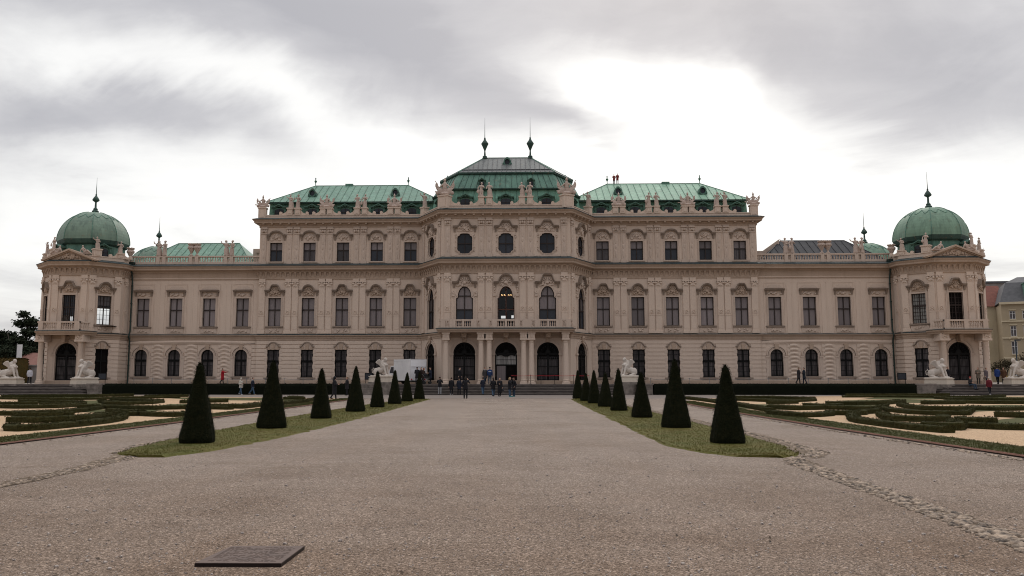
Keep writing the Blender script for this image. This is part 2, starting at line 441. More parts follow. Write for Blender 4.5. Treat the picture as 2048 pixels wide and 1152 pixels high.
def courses(mb, L, z0, z1, ops, h=.43, g=.075, d=.075, notch=.06, bulge=False, x0=0):
    """rusticated blocks proud of the wall, stopped at openings (xc, halfwidth, zb, zt)"""
    n = max(1, round((z1 - z0) / h)); h = (z1 - z0) / n
    for i in range(n):
        a, b = z0 + i * h + g / 2, z0 + (i + 1) * h - g / 2
        segs = [(x0, L)]
        for xc, W, zb, zt in ops:
            if b < zb or a > zt: continue
            w = W - (notch if i % 2 else -.02)
            segs = [q for s0, s1 in segs for q in ((s0, min(s1, xc - w)), (max(s0, xc + w), s1)) if q[1] - q[0] > .05]
        for p, q in segs:
            if bulge and q - p > 1.:
                m = 10; zc = (a + b) / 2
                mb.box(p, q, -d, .02, a, b)
                mb.loft([[(p + .2 + (q - p - .4) * t, -d - .12 * sin(pi * t) * k[0], zc + (b - a) * .42 * k[1] + .09 * (1 - (2 * t - 1) ** 2)) for k in ((0, -1), (.8, -.6), (1, 0), (.8, .6), (0, 1))] for t in [j / m for j in range(m + 1)]])
            else: mb.box(p, q, -d, .02, a, b)

def relief(mb, x0, x1, z0, z1, n, y=-.05, r=.11, seed=1):
    R = random.Random(seed)
    for i in range(n):
        x = x0 + (x1 - x0) * R.random(); z = z0 + (z1 - z0) * R.random()
        a = r * R.uniform(.5, 1.2)
        mb.ell((x, y, z), (a, .05 + a * .35, a * R.uniform(.5, 1.2)), 6, 4, Matrix.Rotation(R.uniform(0, 3), 3, 'Y'))
def shell(mb, c, r, y, n=7):
    for i in range(n):
        a = pi * (i + .5) / n
        mb.cap((c[0], y, c[1]), (c[0] + r * cos(a), y - .03, c[1] + r * sin(a) * .9), .03, .06, 5)
    mb.ell((c[0], y - .04, c[1]), (r * .35, .09, r * .3), 6, 4)

def hood(mb, W, ze, zt, kind, seed=1, y=-.34):
    mb = getattr(mb, 'hd', mb)
    """window hood: flat ears rising to an angular or arched centre"""
    a = W * .48; e = W + .42
    if kind == 'ang':
        p = [(-e, ze), (-W * .95, ze), (-W * .78, ze + .06), (-a, zt - .08), (-a * .7, zt), (a * .7, zt), (a, zt - .08), (W * .78, ze + .06), (W * .95, ze), (e, ze)]
    elif kind == 'arc':
        p = [(-e, ze), (-W * .95, ze)] + [(-W * .82 * cos(pi * i / 10), ze + .06 + (zt - ze - .06) * sin(pi * i / 10)) for i in range(11)] + [(W * .95, ze), (e, ze)]
    elif kind == 'bow':
        p = [(-e, ze), (-W * 1.1, ze)] + [(-W * 1.0 * cos(pi * i / 10), ze + (zt - ze) * sin(pi * i / 10) ** .8) for i in range(1, 10)] + [(W * 1.1, ze), (e, ze)]
    else:
        p = [(-e, ze), (e, ze)]
    mb.ribbon(p, .10, y, .0)
    mb.ribbon([(x, z - .09) for x, z in p], .09, y + .11, .0)
    mb.ribbon([(x, z + .10) for x, z in p], .035, y - .05, .0)
    for s in (-1, 1):   # consoles under the ears
        x = s * (W + .24)
        mb.loft([[(x - .10, -.02, ze - .10 - .45 * t), (x + .10, -.02, ze - .10 - .45 * t), (x + .10, -.05 - .2 * (1 - t) ** 1.6, ze - .10 - .45 * t), (x - .10, -.05 - .2 * (1 - t) ** 1.6, ze - .10 - .45 * t)] for t in (0, .2, .45, .7, 1)])
    return p

# ------------------------------------------------------------------ window templates
TPL = {}
def tpl_window(key, o, vb, hb, zones, surround, grille=None, lattice=None, fw=.07, mats=('frame',)):
    """zones: [(z_upto, material)] from the bottom. surround(mb) adds the stone trim"""
    P = full(o); zb = min(z for x, z in P); zt = max(z for x, z in P); c = (0, (zb + zt) / 2)
    W = max(x for x, z in P)
    f = MB(); n = len(P)
    I = [((x * (W - fw) / W), c[1] + (z - c[1]) * ((zt - zb) / 2 - fw) / ((zt - zb) / 2)) for x, z in P]
    y0, y1 = .12, .24
    for i in range(n):
        j = (i + 1) % n
        f.face([(P[i][0], y0, P[i][1]), (P[j][0], y0, P[j][1]), (I[j][0], y0, I[j][1]), (I[i][0], y0, I[i][1])])
        f.face([(I[i][0], y0, I[i][1]), (I[j][0], y0, I[j][1]), (I[j][0], y1, I[j][1]), (I[i][0], y1, I[i][1])])
    def half(z):
        w = 0
        for (x, a), (x2, b) in zip(o, o[1:]):
            if min(a, b) <= z <= max(a, b):
                t = 0 if a == b else (z - a) / (b - a); w = max(w, x + (x2 - x) * t)
        return w
    def span(x):
        zz = []
        for i in range(n):
            (a, b), (a2, b2) = P[i], P[(i + 1) % n]
            if min(a, a2) <= x <= max(a, a2) and a != a2: zz.append(b + (b2 - b) * (x - a) / (a2 - a))
        return (min(zz), max(zz)) if len(zz) > 1 else (zb, zt)
    for x, w in vb:
        a, b = span(x); f.box(x - w, x + w, y0 - .015, y1 - .01, a + .02, b - .02)
    for z, w in hb:
        h = half(z); f.box(-h + .02, h - .02, y0 - .03, y1 - .02, z - w, z + w)
    pm = MB(); mats_p = []; lo = zb
    for k, (hi, mn) in enumerate(zones):
        hi = min(hi, zt); Q = []
        for i in range(n):   # clip polygon to [lo,hi]
            p, q = P[i], P[(i + 1) % n]
            ts = sorted({0.} | {t for t in [((lo - p[1]) / (q[1] - p[1])) if q[1] != p[1] else -1, ((hi - p[1]) / (q[1] - p[1])) if q[1] != p[1] else -1] if 0 < t < 1})
            for t in ts:
                z = p[1] + (q[1] - p[1]) * t
                if lo - 1e-6 <= z <= hi + 1e-6: Q.append((p[0] + (q[0] - p[0]) * t, z))
        pm.mi = k
        if len(Q) > 2: pm.face([(x, .2, z) for x, z in Q])
        mats_p.append(M[mn]); lo = hi
    parts = [('pane', pm.mesh('pane', mats_p))]
    s = MB(); s.hd, s.sl, s.ap, s.ty, s.ks, s.qo = MB(), MB(), MB(), MB(), MB(), MB(); surround(s)
    for nm, q, mt in (('surround', s, 'pale'), ('hood', s.hd, 'trimd'), ('sill', s.sl, 'trimd'), ('keystone', s.ks, 'trim'), ('quoin', s.qo, 'pale'), ('apron', s.ap, 'pale'), ('relief', s.ty, 'trim')):
        if q.v: parts.append((nm, q.mesh(nm, M[mt], .6)))
    if grille:
        g = MB(); grille(g, half); parts.append(('grille', g.mesh('grille', M['iron'])))
    if lattice:
        g = MB(); lattice(g, half); parts.append(('glazing_bar', g.mesh('glazing_bar', M['frame'])))
    TPL[key] = (f.mesh('window_frame', M[mats[0]]), parts, o)

def ring_trim(s, o, w, y=-.07, zmin=None):
    P = full(o); zb = min(z for x, z in P)
    half = [p for p in o]
    path = [(-x, z) for x, z in half] + [(x, z) for x, z in half[::-1]][1:]
    s.ribbon(path, w, y, .01); s.ribbon([(x, z) for x, z in path], w * .35, y - .035, .01)

def sill(s, W, z, y=-.2):
    s = getattr(s, 'sl', s)
    s.box(-W - .3, W + .3, y, .02, z - .13, z - .02); s.box(-W - .24, W + .24, y + .06, .02, z - .2, z - .135)
def apron(s, W, z, seed):
    s = getattr(s, 'ap', s)
    s.box(-W - .2, W + .2, -.07, .01, z - .78, z - .21)
    relief(s, -W * .7, W * .7, z - .6, z - .35, 9, -.09, .12, seed)
def tympanum(s, W, z0, ze, zt, seed):
    s = getattr(s, 'ty', s)
    s.box(-W * .95, W * .95, -.06, .01, z0 + .08, ze - .1)
    s.prism([(-W * .75, ze - .1), (W * .75, ze - .1), (W * .5, zt - .12), (-W * .5, zt - .12)], -.06, .01)
    relief(s, -W * .75, W * .75, z0 + .25, ze - .12, 12, -.10, .13, seed)
    shell(s, (0, ze - .12), (zt - ze) * .75, -.12)

def sur_1f(kind, seed, flat=False):
    W, zb, zt = .72, 7.45, 10.63
    def f(s):
        ring_trim(s, o_rect(W, zb, zt), .17); sill(s, W, zb)
        if flat:
            apron(s, W, zb, seed)
            hood(s, W - .05, 11.42, 11.5, 'flat', seed)
            s.prism([(-W - .25, 11.62), (W + .25, 11.62), (W * .8, 11.98), (-W * .8, 11.98)], -.1, .01)
            relief(s, -W, W, 10.95, 11.25, 12, -.08, .12, seed)
        else:
            apron(s, W, zb, seed)
            hood(s, W, 11.40, 12.02, kind, seed); tympanum(s, W, 10.75, 11.40, 12.02, seed)
            for q in (-1, 1): s.box(q * (W + .25) - .07, q * (W + .25) + .07, -.05, .01, 7.5, 10.7)
    return f
bars4 = [(0, .045)]
for kind, seed in (('ang', 3), ('arc', 5)):
    tpl_window('w1' + kind, o_rect(.72, 7.45, 10.63), bars4, [(9.3, .06)], [(99, 'blind')], sur_1f(kind, seed))
tpl_window('w1flat', o_rect(.72, 7.45, 10.63), bars4, [(9.3, .06)], [(99, 'blind')], sur_1f('flat', 7, True))
def latt(z0, z1, W, nx, nz):
    def g(mb, half):
        for i in range(1, nx): x = -W + 2 * W * i / nx; mb.box(x - .016, x + .016, .15, .19, z0, z1)
        for i in range(1, nz): z = z0 + (z1 - z0) * i / nz; mb.box(-W, W, .15, .19, z - .016, z + .016)
    return g
tpl_window('w1lat', o_rect(.72, 7.45, 10.63), bars4, [(9.3, .06)], [(99, 'lattice')], sur_1f('arc', 9), None, latt(7.5, 10.6, .68, 6, 8))
tpl_window('w1clrA', o_rect(.72, 7.45, 10.63), bars4, [(9.3, .06)], [(8.45, 'clear'), (99, 'glass')], sur_1f('ang', 13), None, latt(7.5, 10.6, .68, 6, 8))
tpl_window('w1clrB', o_rect(.72, 7.45, 10.63), bars4, [(9.3, .06)], [(9.55, 'clear'), (99, 'blinddk')], sur_1f('arc', 15), None, latt(7.5, 10.6, .68, 4, 6))
tpl_window('w1dk', o_rect(.72, 7.45, 10.63), bars4, [(9.3, .06)], [(99, 'dark')], sur_1f('ang', 17), None, latt(7.5, 10.6, .68, 4, 6))

def sur_gf(seed):
    W, zb, zt = .70, 1.75, 4.82
    def f(s):
        s.sl.box(-W - .3, W + .3, -.18, .02, zb - .14, zb)
        s.sl.box(-W - .05, W + .05, -.09, .02, zb - .55, zb - .145)
        # keystone and scrolled cap
        p = [(-W - .12, zt + .28), (-W * .85, zt + .34)] + [(-W * .75 * cos(pi * i / 8), zt + .38 + .42 * sin(pi * i / 8)) for i in range(1, 8)] + [(W * .85, zt + .34), (W + .12, zt + .28)]
        s.hd.ribbon(p, .09, -.19, .0)
        s.prism([(-W, zt + .04), (W, zt + .04), (W * .8, zt + .36), (W * .4, zt + .7), (-W * .4, zt + .7), (-W * .8, zt + .36)], -.08, .01)
        s.ks.prism([(-.16, zt + .0), (.16, zt + .0), (.22, zt + .62), (-.22, zt + .62)], -.17, .01)
        for q in (-1, 1): s.ks.prism([(q * .34, zt + .0), (q * .6, zt + .0), (q * .62, zt + .3), (q * .42, zt + .42)], -.13, .01)
        for q in (-1, 1):
            s.qo.box(q * (W + .12) - .14, q * (W + .12) + .14, -.04, .02, zb + .02, zt - .02)
            for i in range(0, 7, 2): s.qo.box(q * (W + .12) - .16, q * (W + .12) + .16, -.085, .02, zb + .05 + i * .43, zb + .43 + i * .43)
    return f
def grille(zb, zt, W):
    def g(mb, half):
        for i in range(1, 9):
            x = -W + 2 * W * i / 9
            zz = [z for z in [zb + (zt - zb) * k / 60 for k in range(61)] if half(z) >= abs(x)]
            mb.box(x - .010, x + .010, .03, .05, zb + .02, max(zz) - .02 if zz else zb + .1)
        for z in (zb + .25, zb + .62, zb + 1.2, zb + 1.9, zb + 2.5):
            if z < zt - .1: h = half(z); mb.box(-h, h, .025, .06, z - .018, z + .018)
    return g
tpl_window('g0', o_rect(.70, 1.75, 4.82), [(0, .06)], [(3.52, .10)], [(99, 'glassgf')], sur_gf(2), grille(1.75, 4.82, .7), None, .11, ('iron',))
tpl_window('g0dk', o_rect(.70, 1.75, 4.82), [(0, .05)], [(3.52, .06)], [(99, 'dark')], sur_gf(4), None, None, .09, ('iron',))
def sur_arch(s_):
    s = s_
    W, zb, zt = .70, 1.87, 4.85; o = o_arch(W, zb, zt)
    ring_trim(s, o, .22, -.07)
    z = zt - W
    s.ribbon([(-(W + .3) * cos(pi * i / 16), z + (W + .3) * sin(pi * i / 16)) for i in range(17)], .10, -.16, .01)
    s.ribbon([(-(W + .16) * cos(pi * i / 16), z + (W + .16) * sin(pi * i / 16)) for i in range(17)], .07, -.10, .01)
    for q in (-1, 1):
        s = s_.qo
        s.box(q * (W + .33) - .2, q * (W + .33) + .2, -.15, .01, z - .22, z - .04)
        s.box(q * (W + .33) - .14, q * (W + .33) + .14, -.10, .01, 1.3, z - .22)
        s.box(q * .75 - .42, q * .75 + .42, -.10, .01, 5.53, 5.6)
    s_.sl.box(-W - .34, W + .34, -.2, .02, zb - .16, zb - .01)
    s_.ks.prism([(-.17, zt - .02), (.17, zt - .02), (.24, zt + .55), (-.24, zt + .55)], -.2, .01)
tpl_window('garch', o_arch(.70, 1.87, 4.85), [(0, .06)], [(3.62, .10)], [(99, 'glassgf')], sur_arch, grille(1.87, 4.85, .7), None, .09, ('iron',))
def sur_2f(kind, seed):
    W, zb, zt = .70, 14.78, 16.92
    def f(s):
        ring_trim(s, o_rect(W, zb, zt), .17); s.box(-W - .2, W + .2, -.12, .02, zb - .12, zb - .01)
        hood(s, W - .02, 17.72, 18.16, kind, seed, -.3)
        s.box(-W, W, -.06, .01, zt + .16, 17.62); relief(s, -W * .8, W * .8, 17.2, 17.6, 14, -.09, .13, seed)
        shell(s, (0, 17.5), .4, -.12)
    return f
tpl_window('w2a', o_rect(.70, 14.78, 16.92), bars4, [(16.05, .05)], [(16.05, 'glass'), (99, 'blind')], sur_2f('bow', 21))
tpl_window('w2b', o_rect(.70, 14.78, 16.92), bars4, [(16.05, .05)], [(16.05, 'glass'), (99, 'blind')], sur_2f('bow', 22))
def curt(mb, half):   # a net curtain hanging in half of the lower light
    mb.box(.06, .55, .185, .195, 14.85, 16.0)
tpl_window('w2c', o_rect(.70, 14.78, 16.92), bars4, [(16.05, .05)], [(16.05, 'blinddk'), (99, 'blind')], sur_2f('bow', 23))
def sur_c1(kind, seed):
    o = o_ear(.90, .72, 6.95, 10.15, 11.35)
    def f(s):
        ring_trim(s, o, .2); hood(s, .9, 11.72, 12.55, kind, seed, -.38)
        s.prism([(-.8, 11.42), (.8, 11.42), (.65, 11.7), (.45, 12.4), (-.45, 12.4), (-.65, 11.7)], -.06, .01)
        relief(s, -.8, .8, 11.4, 11.75, 14, -.1, .14, seed); shell(s, (0, 11.75), .55, -.13)
        for q in (-1, 1): s.box(q * 1.2 - .16, q * 1.2 + .16, -.12, .01, 10.3, 10.5); relief(s, q * 1.2 - .1, q * 1.2 + .1, 10.5, 11.3, 5, -.06, .12, seed)
    return f
oc1 = o_ear(.90, .72, 6.95, 10.15, 11.35)
hb1 = [(8.88, .06), (10.33, .05)]
tpl_window('c1ang', oc1, [(0, .05)], hb1, [(8.88, 'glass'), (99, 'blind')], sur_c1('ang', 31), None, None, .09)
tpl_window('c1dk', oc1, [(0, .05)], hb1, [(8.88, 'glass'), (10.33, 'blinddk'), (99, 'glass')], sur_c1('ang', 35), None, None, .09)
M['redwood'] = simple('red_brown_wood', (.075, .026, .014), (.05, .018, .010), 3, .45)
tpl_window('c1mid', oc1, [(0, .05)], hb1, [(99, 'clear')], sur_c1('arc', 33), None, None, .09, ('redwood',))
def sur_c2(seed):
    o = o_quat(.80, 14.85, 17.05)
    def f(s):
        ring_trim(s, o, .15); s.box(-1.05, 1.05, -.07, .01, 14.42, 14.72)
        hood(s, .85, 17.72, 18.32, 'ang', seed, -.34)
        s.prism([(-.85, 17.25), (.85, 17.25), (.7, 17.65), (.4, 18.2), (-.4, 18.2), (-.7, 17.65)], -.06, .01)
        relief(s, -.75, .75, 17.3, 17.75, 16, -.1, .14, seed); shell(s, (0, 17.6), .5, -.13)
        for q in (-1, 1): relief(s, q * .98 - .08, q * .98 + .08, 15.1, 17.2, 9, -.05, .10, seed + 1)
    return f
tpl_window('c2', o_quat(.80, 14.85, 17.05), [(0, .04)], [(15.95, .05)], [(99, 'glass')], sur_c2(41), None, None, .07)
def sur_door(s):
    o = o_arch(1.16, TZ, 5.42); z = 5.42 - 1.16
    ring_trim(s, o, .26, -.08)
    s.ribbon([(-1.42 * cos(pi * i / 20), z + 1.42 * sin(pi * i / 20)) for i in range(21)], .10, -.15, .01)
    for q in (-1, 1): s.qo.box(q * 1.36 - .24, q * 1.36 + .24, -.16, .01, z - .18, z)
    s.ks.prism([(-.2, 5.42), (.2, 5.42), (.3, 6.1), (-.3, 6.1)], -.25, .01)
    relief(s.ks, -.25, .25, 5.6, 6.1, 5, -.22, .16, 4)
def fan(mb, half):
    z = 4.22
    for i in range(1, 10):
        a = pi * i / 10
        mb.tube([(.25 * cos(a), .1, z + .25 * sin(a)), (1.1 * cos(a), .1, z + 1.12 * sin(a))], .02, 4)
    for r in (.3, .62, .9): mb.tube([(r * cos(pi * i / 16), .1, z + r * sin(pi * i / 16)) for i in range(17)], .02, 4)
    for i in range(9):
        a = pi * (i + .5) / 9
        mb.ell((.77 * cos(a), .1, z + .77 * sin(a)), (.1, .03, .1), 6, 4)
    mb.ell((0, .1, z + .15), (.3, .06, .28), 8, 5)
    mb.box(-1.15, 1.15, .06, .16, z - .13, z + .03)
    for s in (-1, 1):
        for i in range(1, 8):
            x = s * (.12 + .98 * i / 8); mb.box(x - .014, x + .014, .08, .11, TZ + .3, z - .2)
        for zz in (1.5, 2.0, 2.9): mb.box(min(s * .1, s * 1.1), max(s * .1, s * 1.1), .08, .12, zz - .03, zz + .03)
        for i in range(5): mb.ell((s * (.2 + .2 * i), .09, 3.75), (.09, .03, .12), 6, 4)
    mb.box(-.1, .1, .06, .16, TZ, z)
tpl_window('door', o_arch(1.16, TZ, 5.42), [(0, .08)], [(4.2, .08)], [(3.9, 'glassgf'), (99, 'dark')], sur_door, fan, None, .13, ('door',))
def fan2(mb, half):
    z = 4.22
    for i in range(1, 10):
        a = pi * i / 10
        mb.tube([(.25 * cos(a), .1, z + .25 * sin(a)), (1.1 * cos(a), .1, z + 1.12 * sin(a))], .02, 4)
    for r in (.3, .62, .9): mb.tube([(r * cos(pi * i / 16), .1, z + r * sin(pi * i / 16)) for i in range(17)], .02, 4)
    mb.ell((0, .1, z + .15), (.3, .06, .28), 8, 5)
    mb.prism([(-1.0, z + .1), (-1.0, z - .28), (-.5, z - .12), (-.2, z - .3), (.2, z - .3), (.5, z - .12), (1., z - .28), (1., z + .1)], .06, .12)
    mb.box(-1.03, 1.03, .06, .16, 2.98, 3.1)
    for x in (-.52, 0, .52): mb.box(x - .015, x + .015, .14, .18, 3.1, 4.1)
    mb.box(-1, 1, .14, .18, 3.58, 3.61)
    mb.box(-.05, .05, .06, .16, TZ, 3.0)
    for s in (-1, 1): mb.box(s * 1.1 - .06, s * 1.1 + .06, .02, .16, TZ, 4.3)
tpl_window('doormid', o_arch(1.16, TZ, 5.42), [], [], [(3.04, 'dark'), (4.15, 'transom'), (99, 'dark')], sur_door, fan2, None, .1, ('door',))
TPL['doormid'][1].append(('door_leaf', (lambda m: (m.box(-.98, -.06, .12, .16, TZ + .06, 2.95), m.mesh('door_leaf', M['blind']))[1])(MB())))

# ------------------------------------------------------------------ palace
palace = thing('baroque_palace', 'long cream baroque palace with green copper roofs and corner domes behind the garden', 'palace')
YW, YF, Y2 = 91.7, 86.9, 91.92
PATH = [(-51.65, 96.), (-51.65, 89.95), (-49.2, 87.5), (-45.2, 87.5), (-42.75, 89.95), (-42.75, Y2), (-27.95, Y2), (-27.95, YW), (-9.47, YW), (-6.8, YF)]
PATH = PATH + [(-x, y) for x, y in PATH[::-1]]
UP = [(-27.95, 101.), (-27.95, YW), (-9.47, YW), (-6.8, YF), (6.8, YF), (9.47, YW), (27.95, YW), (27.95, 101.)]
wl = MB()
PILM = {}
def place(key, mat, name='window'):
    fm, parts, o = TPL[key]
    w = link(name, fm, palace, mat)
    for n, me in parts: link(n, me, w)
    return w
def pilaster_mesh(kind):
    if kind in PILM: return PILM[kind]
    s = MB()
    if kind == 'p1':    # first-floor order
        w = .33
        s.box(-w - .08, w + .08, -.16, .01, 6.62, 6.9); s.box(-w - .04, w + .04, -.13, .01, 6.9, 7.0)
        s.box(-w, w, -.10, .01, 7.0, 11.8)
        s.box(-w + .06, w - .06, -.115, -.09, 7.1, 8.55); s.box(-w - .02, w + .02, -.13, .01, 8.58, 8.64)
        s.ribbon([(.2 * cos(2 * pi * i / 12), 9.0 + .2 * sin(2 * pi * i / 12)) for i in range(13)], .05, -.15, -.09)
        s.ell((0, -.1, 9.0), (.1, .05, .1), 8, 4)
        for q in (-1, 1): s.box(q * .24 - .05, q * .24 + .05, -.13, -.09, 8.75, 9.25)
        s.box(-w, w, -.12, .01, 11.78, 11.86); s.box(-w + .03, w - .03, -.12, .01, 11.86, 12.3)
        for q in (-1, 1):
            s.ell((q * w * .85, -.14, 12.22), (.13, .10, .13), 8, 5); s.ell((q * w * .45, -.13, 11.98), (.1, .06, .13), 6, 4)
        s.ell((0, -.15, 12.3), (.1, .08, .1), 6, 4); s.ell((0, -.13, 12.02), (.1, .06, .15), 6, 4)
        s.box(-w - .07, w + .07, -.19, .01, 12.38, 12.5)
        # entablature block breaking forward above
        s.box(-w - .02, w + .02, -.13, .01, 12.5, 12.8)
    elif kind == 'p2':  # second-floor tapering pilaster
        s.box(-.32, .32, -.10, .01, 14.45, 14.85)
        s.loft([[(-a, -.10, z), (a, -.10, z), (a, .01, z), (-a, .01, z)] for a, z in ((.22, 14.85), (.30, 17.9))])
        for z, r, h_ in ((15.5, .10, .5), (16.35, .13, .28), (17.1, .15, .55)):
            s.ell((0, -.10, z), (r, .045, h_), 8, 6)
        s.box(-.34, .34, -.16, .01, 17.9, 18.0)
        for q in (-1, 1): s.ell((q * .22, -.13, 18.2), (.12, .09, .2), 6, 4)
        s.ell((0, -.14, 18.25), (.13, .1, .16), 6, 4); s.box(-.38, .38, -.18, .01, 18.45, 18.6)
        s.box(-.34, .34, -.1, .01, 18.6, 18.75)
    PILM[kind] = s.mesh('pilaster', M['wall'] if kind == 'p1' else M['pale'], .7)
    return PILM[kind]
def pil(kind, m, x): link('pilaster', pilaster_mesh(kind), palace, m @ T((x, 0, 0)))

def do_face(A, B, z1, ops, rus=True, bulge=False, skip_r=()):
    """ops: (template, xc). Builds wall, rustication and places windows."""
    m, L = fr(A, B); wl.M = m
    oo = [(x, TPL[k][2]) for k, x in ops]
    wall(wl, L, 1.0, z1, oo)
    rust = MB(m)
    if rus:
        blk = []
        for k, x in ops:
            o = TPL[k][2]; zb = min(p[1] for p in o)
            if zb < 3:
                W = max(p[0] for p in o); zt = max(p[1] for p in o)
                if k == 'garch': blk.append((x, W + .47, zb - .2, 5.35))
                elif k.startswith('door'): blk.append((x, W + .4, 0, 5.75))
                else: blk.append((x, W, zb, zt)); blk.append((x, W + .1, zt, zt + .3))
        courses(rust, L, 1.45, 5.86, blk, bulge=bulge, notch=0 if bulge else .06)
        rust.build('rustication', M['wall'], palace)
    for k, x in ops: place(k, m @ T((x, 0, 0)), 'door' if k.startswith('door') else 'window')
    return m, L

# two-storey outer wings
for s in (-1, 1):
    A, B = ((-42.75, Y2), (-27.95, Y2)) if s < 0 else ((27.95, Y2), (42.75, Y2))
    xs = [s * x for x in (29.74, 33.53, 37.32, 41.08)]
    ops = [('garch', x - A[0]) for x in xs] + [('w1flat', x - A[0]) for x in xs]
    m, L = do_face(A, B, 14.2, ops, True, True)
    les = MB(m)   # flat lesenes and panels
    for x in [s * v for v in (31.63, 35.42, 39.2)]:
        u = x - A[0]
        les.box(u - .55, u + .55, -.035, .01, 6.6, 12.15); les.box(u - .015, u + .015, -.05, .0, 6.6, 12.3)
    for x in xs:
        u = x - A[0]
        for q in (-1, 1): les.box(u + q * 1.12 - .05, u + q * 1.12 + .05, -.04, .01, 6.7, 12.2)
        les.box(u - 1.17, u + 1.17, -.045, .01, 12.2, 12.27)
    les.box(0, L, -.03, .01, 12.75, 12.83); les.box(0, L, -.06, .01, 12.84, 12.95)
    les.build('wall_panel', M['wall'], palace)
# three-storey wings
WX = [10.78, 14.60, 18.43, 22.24, 26.04]
for s in (-1, 1):
    A, B = ((-27.95, YW), (-9.47, YW)) if s < 0 else ((9.47, YW), (27.95, YW))
    xs = sorted(s * x for x in WX)
    ops = []
    for i, x in enumerate(xs):
        j = i if s < 0 else 4 - i
        u = x - A[0]
        kind = ('ang', 'arc')[(i) % 2]
        ops += [('g0', u), ('w1' + kind, u), (('w2c' if (s, i) in ((-1, 1), (-1, 2), (1, 0), (1, 4)) else 'w2a'), u)]
    m, L = do_face(A, B, 19.4, ops)
    mids = [s * v for v in (12.69, 16.51, 20.33, 24.14)]
    for x in mids:
        for q in (-.39, .39): pil('p1', m, x - A[0] + q)
        for q in (-.42, .42): pil('p2', m, x - A[0] + q)
    pil('p1', m, s * 27.5 - A[0]); pil('p2', m, s * 27.45 - A[0])
# chamfers and centre front
for s in (-1, 1):
    A, B = ((-9.47, YW), (-6.8, YF)) if s < 0 else ((6.8, YF), (9.47, YW))
    m, L = do_face(A, B, 19.4, [('door', L_ := (Vector(B) - Vector(A)).length / 2), ('c1dk', L_), ('c2', L_)], False)
    for x in (.55, L - .55):
        pil('p1', m, x); pil('p2', m, x)
A, B = (-6.8, YF), (6.8, YF)
ops = []
for x, d, c in ((-4.37, 'door', 'c1ang'), (0.02, 'doormid', 'c1mid'), (4.41, 'door', 'c1ang')):
    u = x + 6.8; ops += [(d, u), (c, u), ('c2', u)]
m, L = do_face(A, B, 19.4, ops, False)
for x in (-6.2, -2.6, -1.75, 1.78, 2.63, 6.2):
    pil('p1', m, x + 6.8); pil('p2', m, x + 6.8)
wl.M = None; wl.face([(-27.95, 101, 1), (-27.95, YW, 1), (-27.95, YW, 19.4), (-27.95, 101, 19.4)]); wl.face([(27.95, 101, 1), (27.95, YW, 1), (27.95, YW, 19.4), (27.95, 101, 19.4)])
wl.face([(-27.95, 101, 1), (27.95, 101, 1), (27.95, 101, 6.4), (-27.95, 101, 6.4)])
for x0, x1, z0, z1 in ((-27.95, -4.2, 6.4, 19.4), (4.2, 27.95, 6.4, 19.4), (-4.2, 4.2, 12, 19.4)): wl.face([(x0, 101, z0), (x1, 101, z0), (x1, 101, z1), (x0, 101, z1)])
# corner pavilions
for s in (-1, 1):
    pts = [(-51.65, 96.), (-51.65, 89.95), (-49.2, 87.5), (-45.2, 87.5), (-42.75, 89.95), (-42.75, Y2)]
    if s > 0: pts = [(-x, y) for x, y in pts[::-1]]
    segs = list(zip(pts, pts[1:]))
    for i, (A, B) in enumerate(segs):
        L = (Vector(B) - Vector(A)).length
        k = i if s < 0 else 4 - i
        if k == 2:
            m, L = do_face(A, B, 14.3, [('door', L / 2), ('w1clrA' if s < 0 else 'w1dk', L / 2)], False)
            for x in (.42, L - .42): pil('p1', m, x)
        elif k in (1, 3):
            key = 'w1clrB' if (s < 0 and k == 3) else ('w1lat' if (s > 0 and k == 3) else 'w1dk')
            m, L = do_face(A, B, 14.3, [('g0dk' if s < 0 else 'g0', L / 2), (key, L / 2)])
            for x in (.40, L - .40): pil('p1', m, x)
        else:
            m, L = do_face(A, B, 14.3, [], True)
            if L < 3: pil('p1', m, L / 2)
    X = s * 51.65
# tower inner rooms that let the sky through (seen through the left pavilion's windows)
def quad(mb, *p): mb.face(p)
rm = MB()
rm.box(-51.5, -42.9, 88.3, 97., 7.3, 7.35); rm.box(-51.5, -42.9, 90.3, 97., 12.4, 12.45)
def hole_wall(mb, fixed, a0, a1, z0, z1, holes, axis):
    xs = sorted({a0, a1} | {h[i] for h in holes for i in (0, 1)}); zs = sorted({z0, z1} | {h[i] for h in holes for i in (2, 3)})
    for a, b in zip(xs, xs[1:]):
        for c, d in zip(zs, zs[1:]):
            if any(h[0] < (a + b) / 2 < h[1] and h[2] < (c + d) / 2 < h[3] for h in holes): continue
            if axis == 'y': mb.face([(a, fixed, c), (b, fixed, c), (b, fixed, d), (a, fixed, d)])
            else: mb.face([(fixed, a, c), (fixed, b, c), (fixed, b, d), (fixed, a, d)])
hole_wall(rm, 97.0, -53.8, -42.9, 7.3, 12.4, [(-53.3, -51.9, 7.6, 9.05), (-49.6, -47.0, 7.6, 10.05)], 'y')
rm.face([(-53.8, 96.05, 7.3), (-53.8, 97, 7.3), (-53.8, 97, 12.4), (-53.8, 96.05, 12.4)])
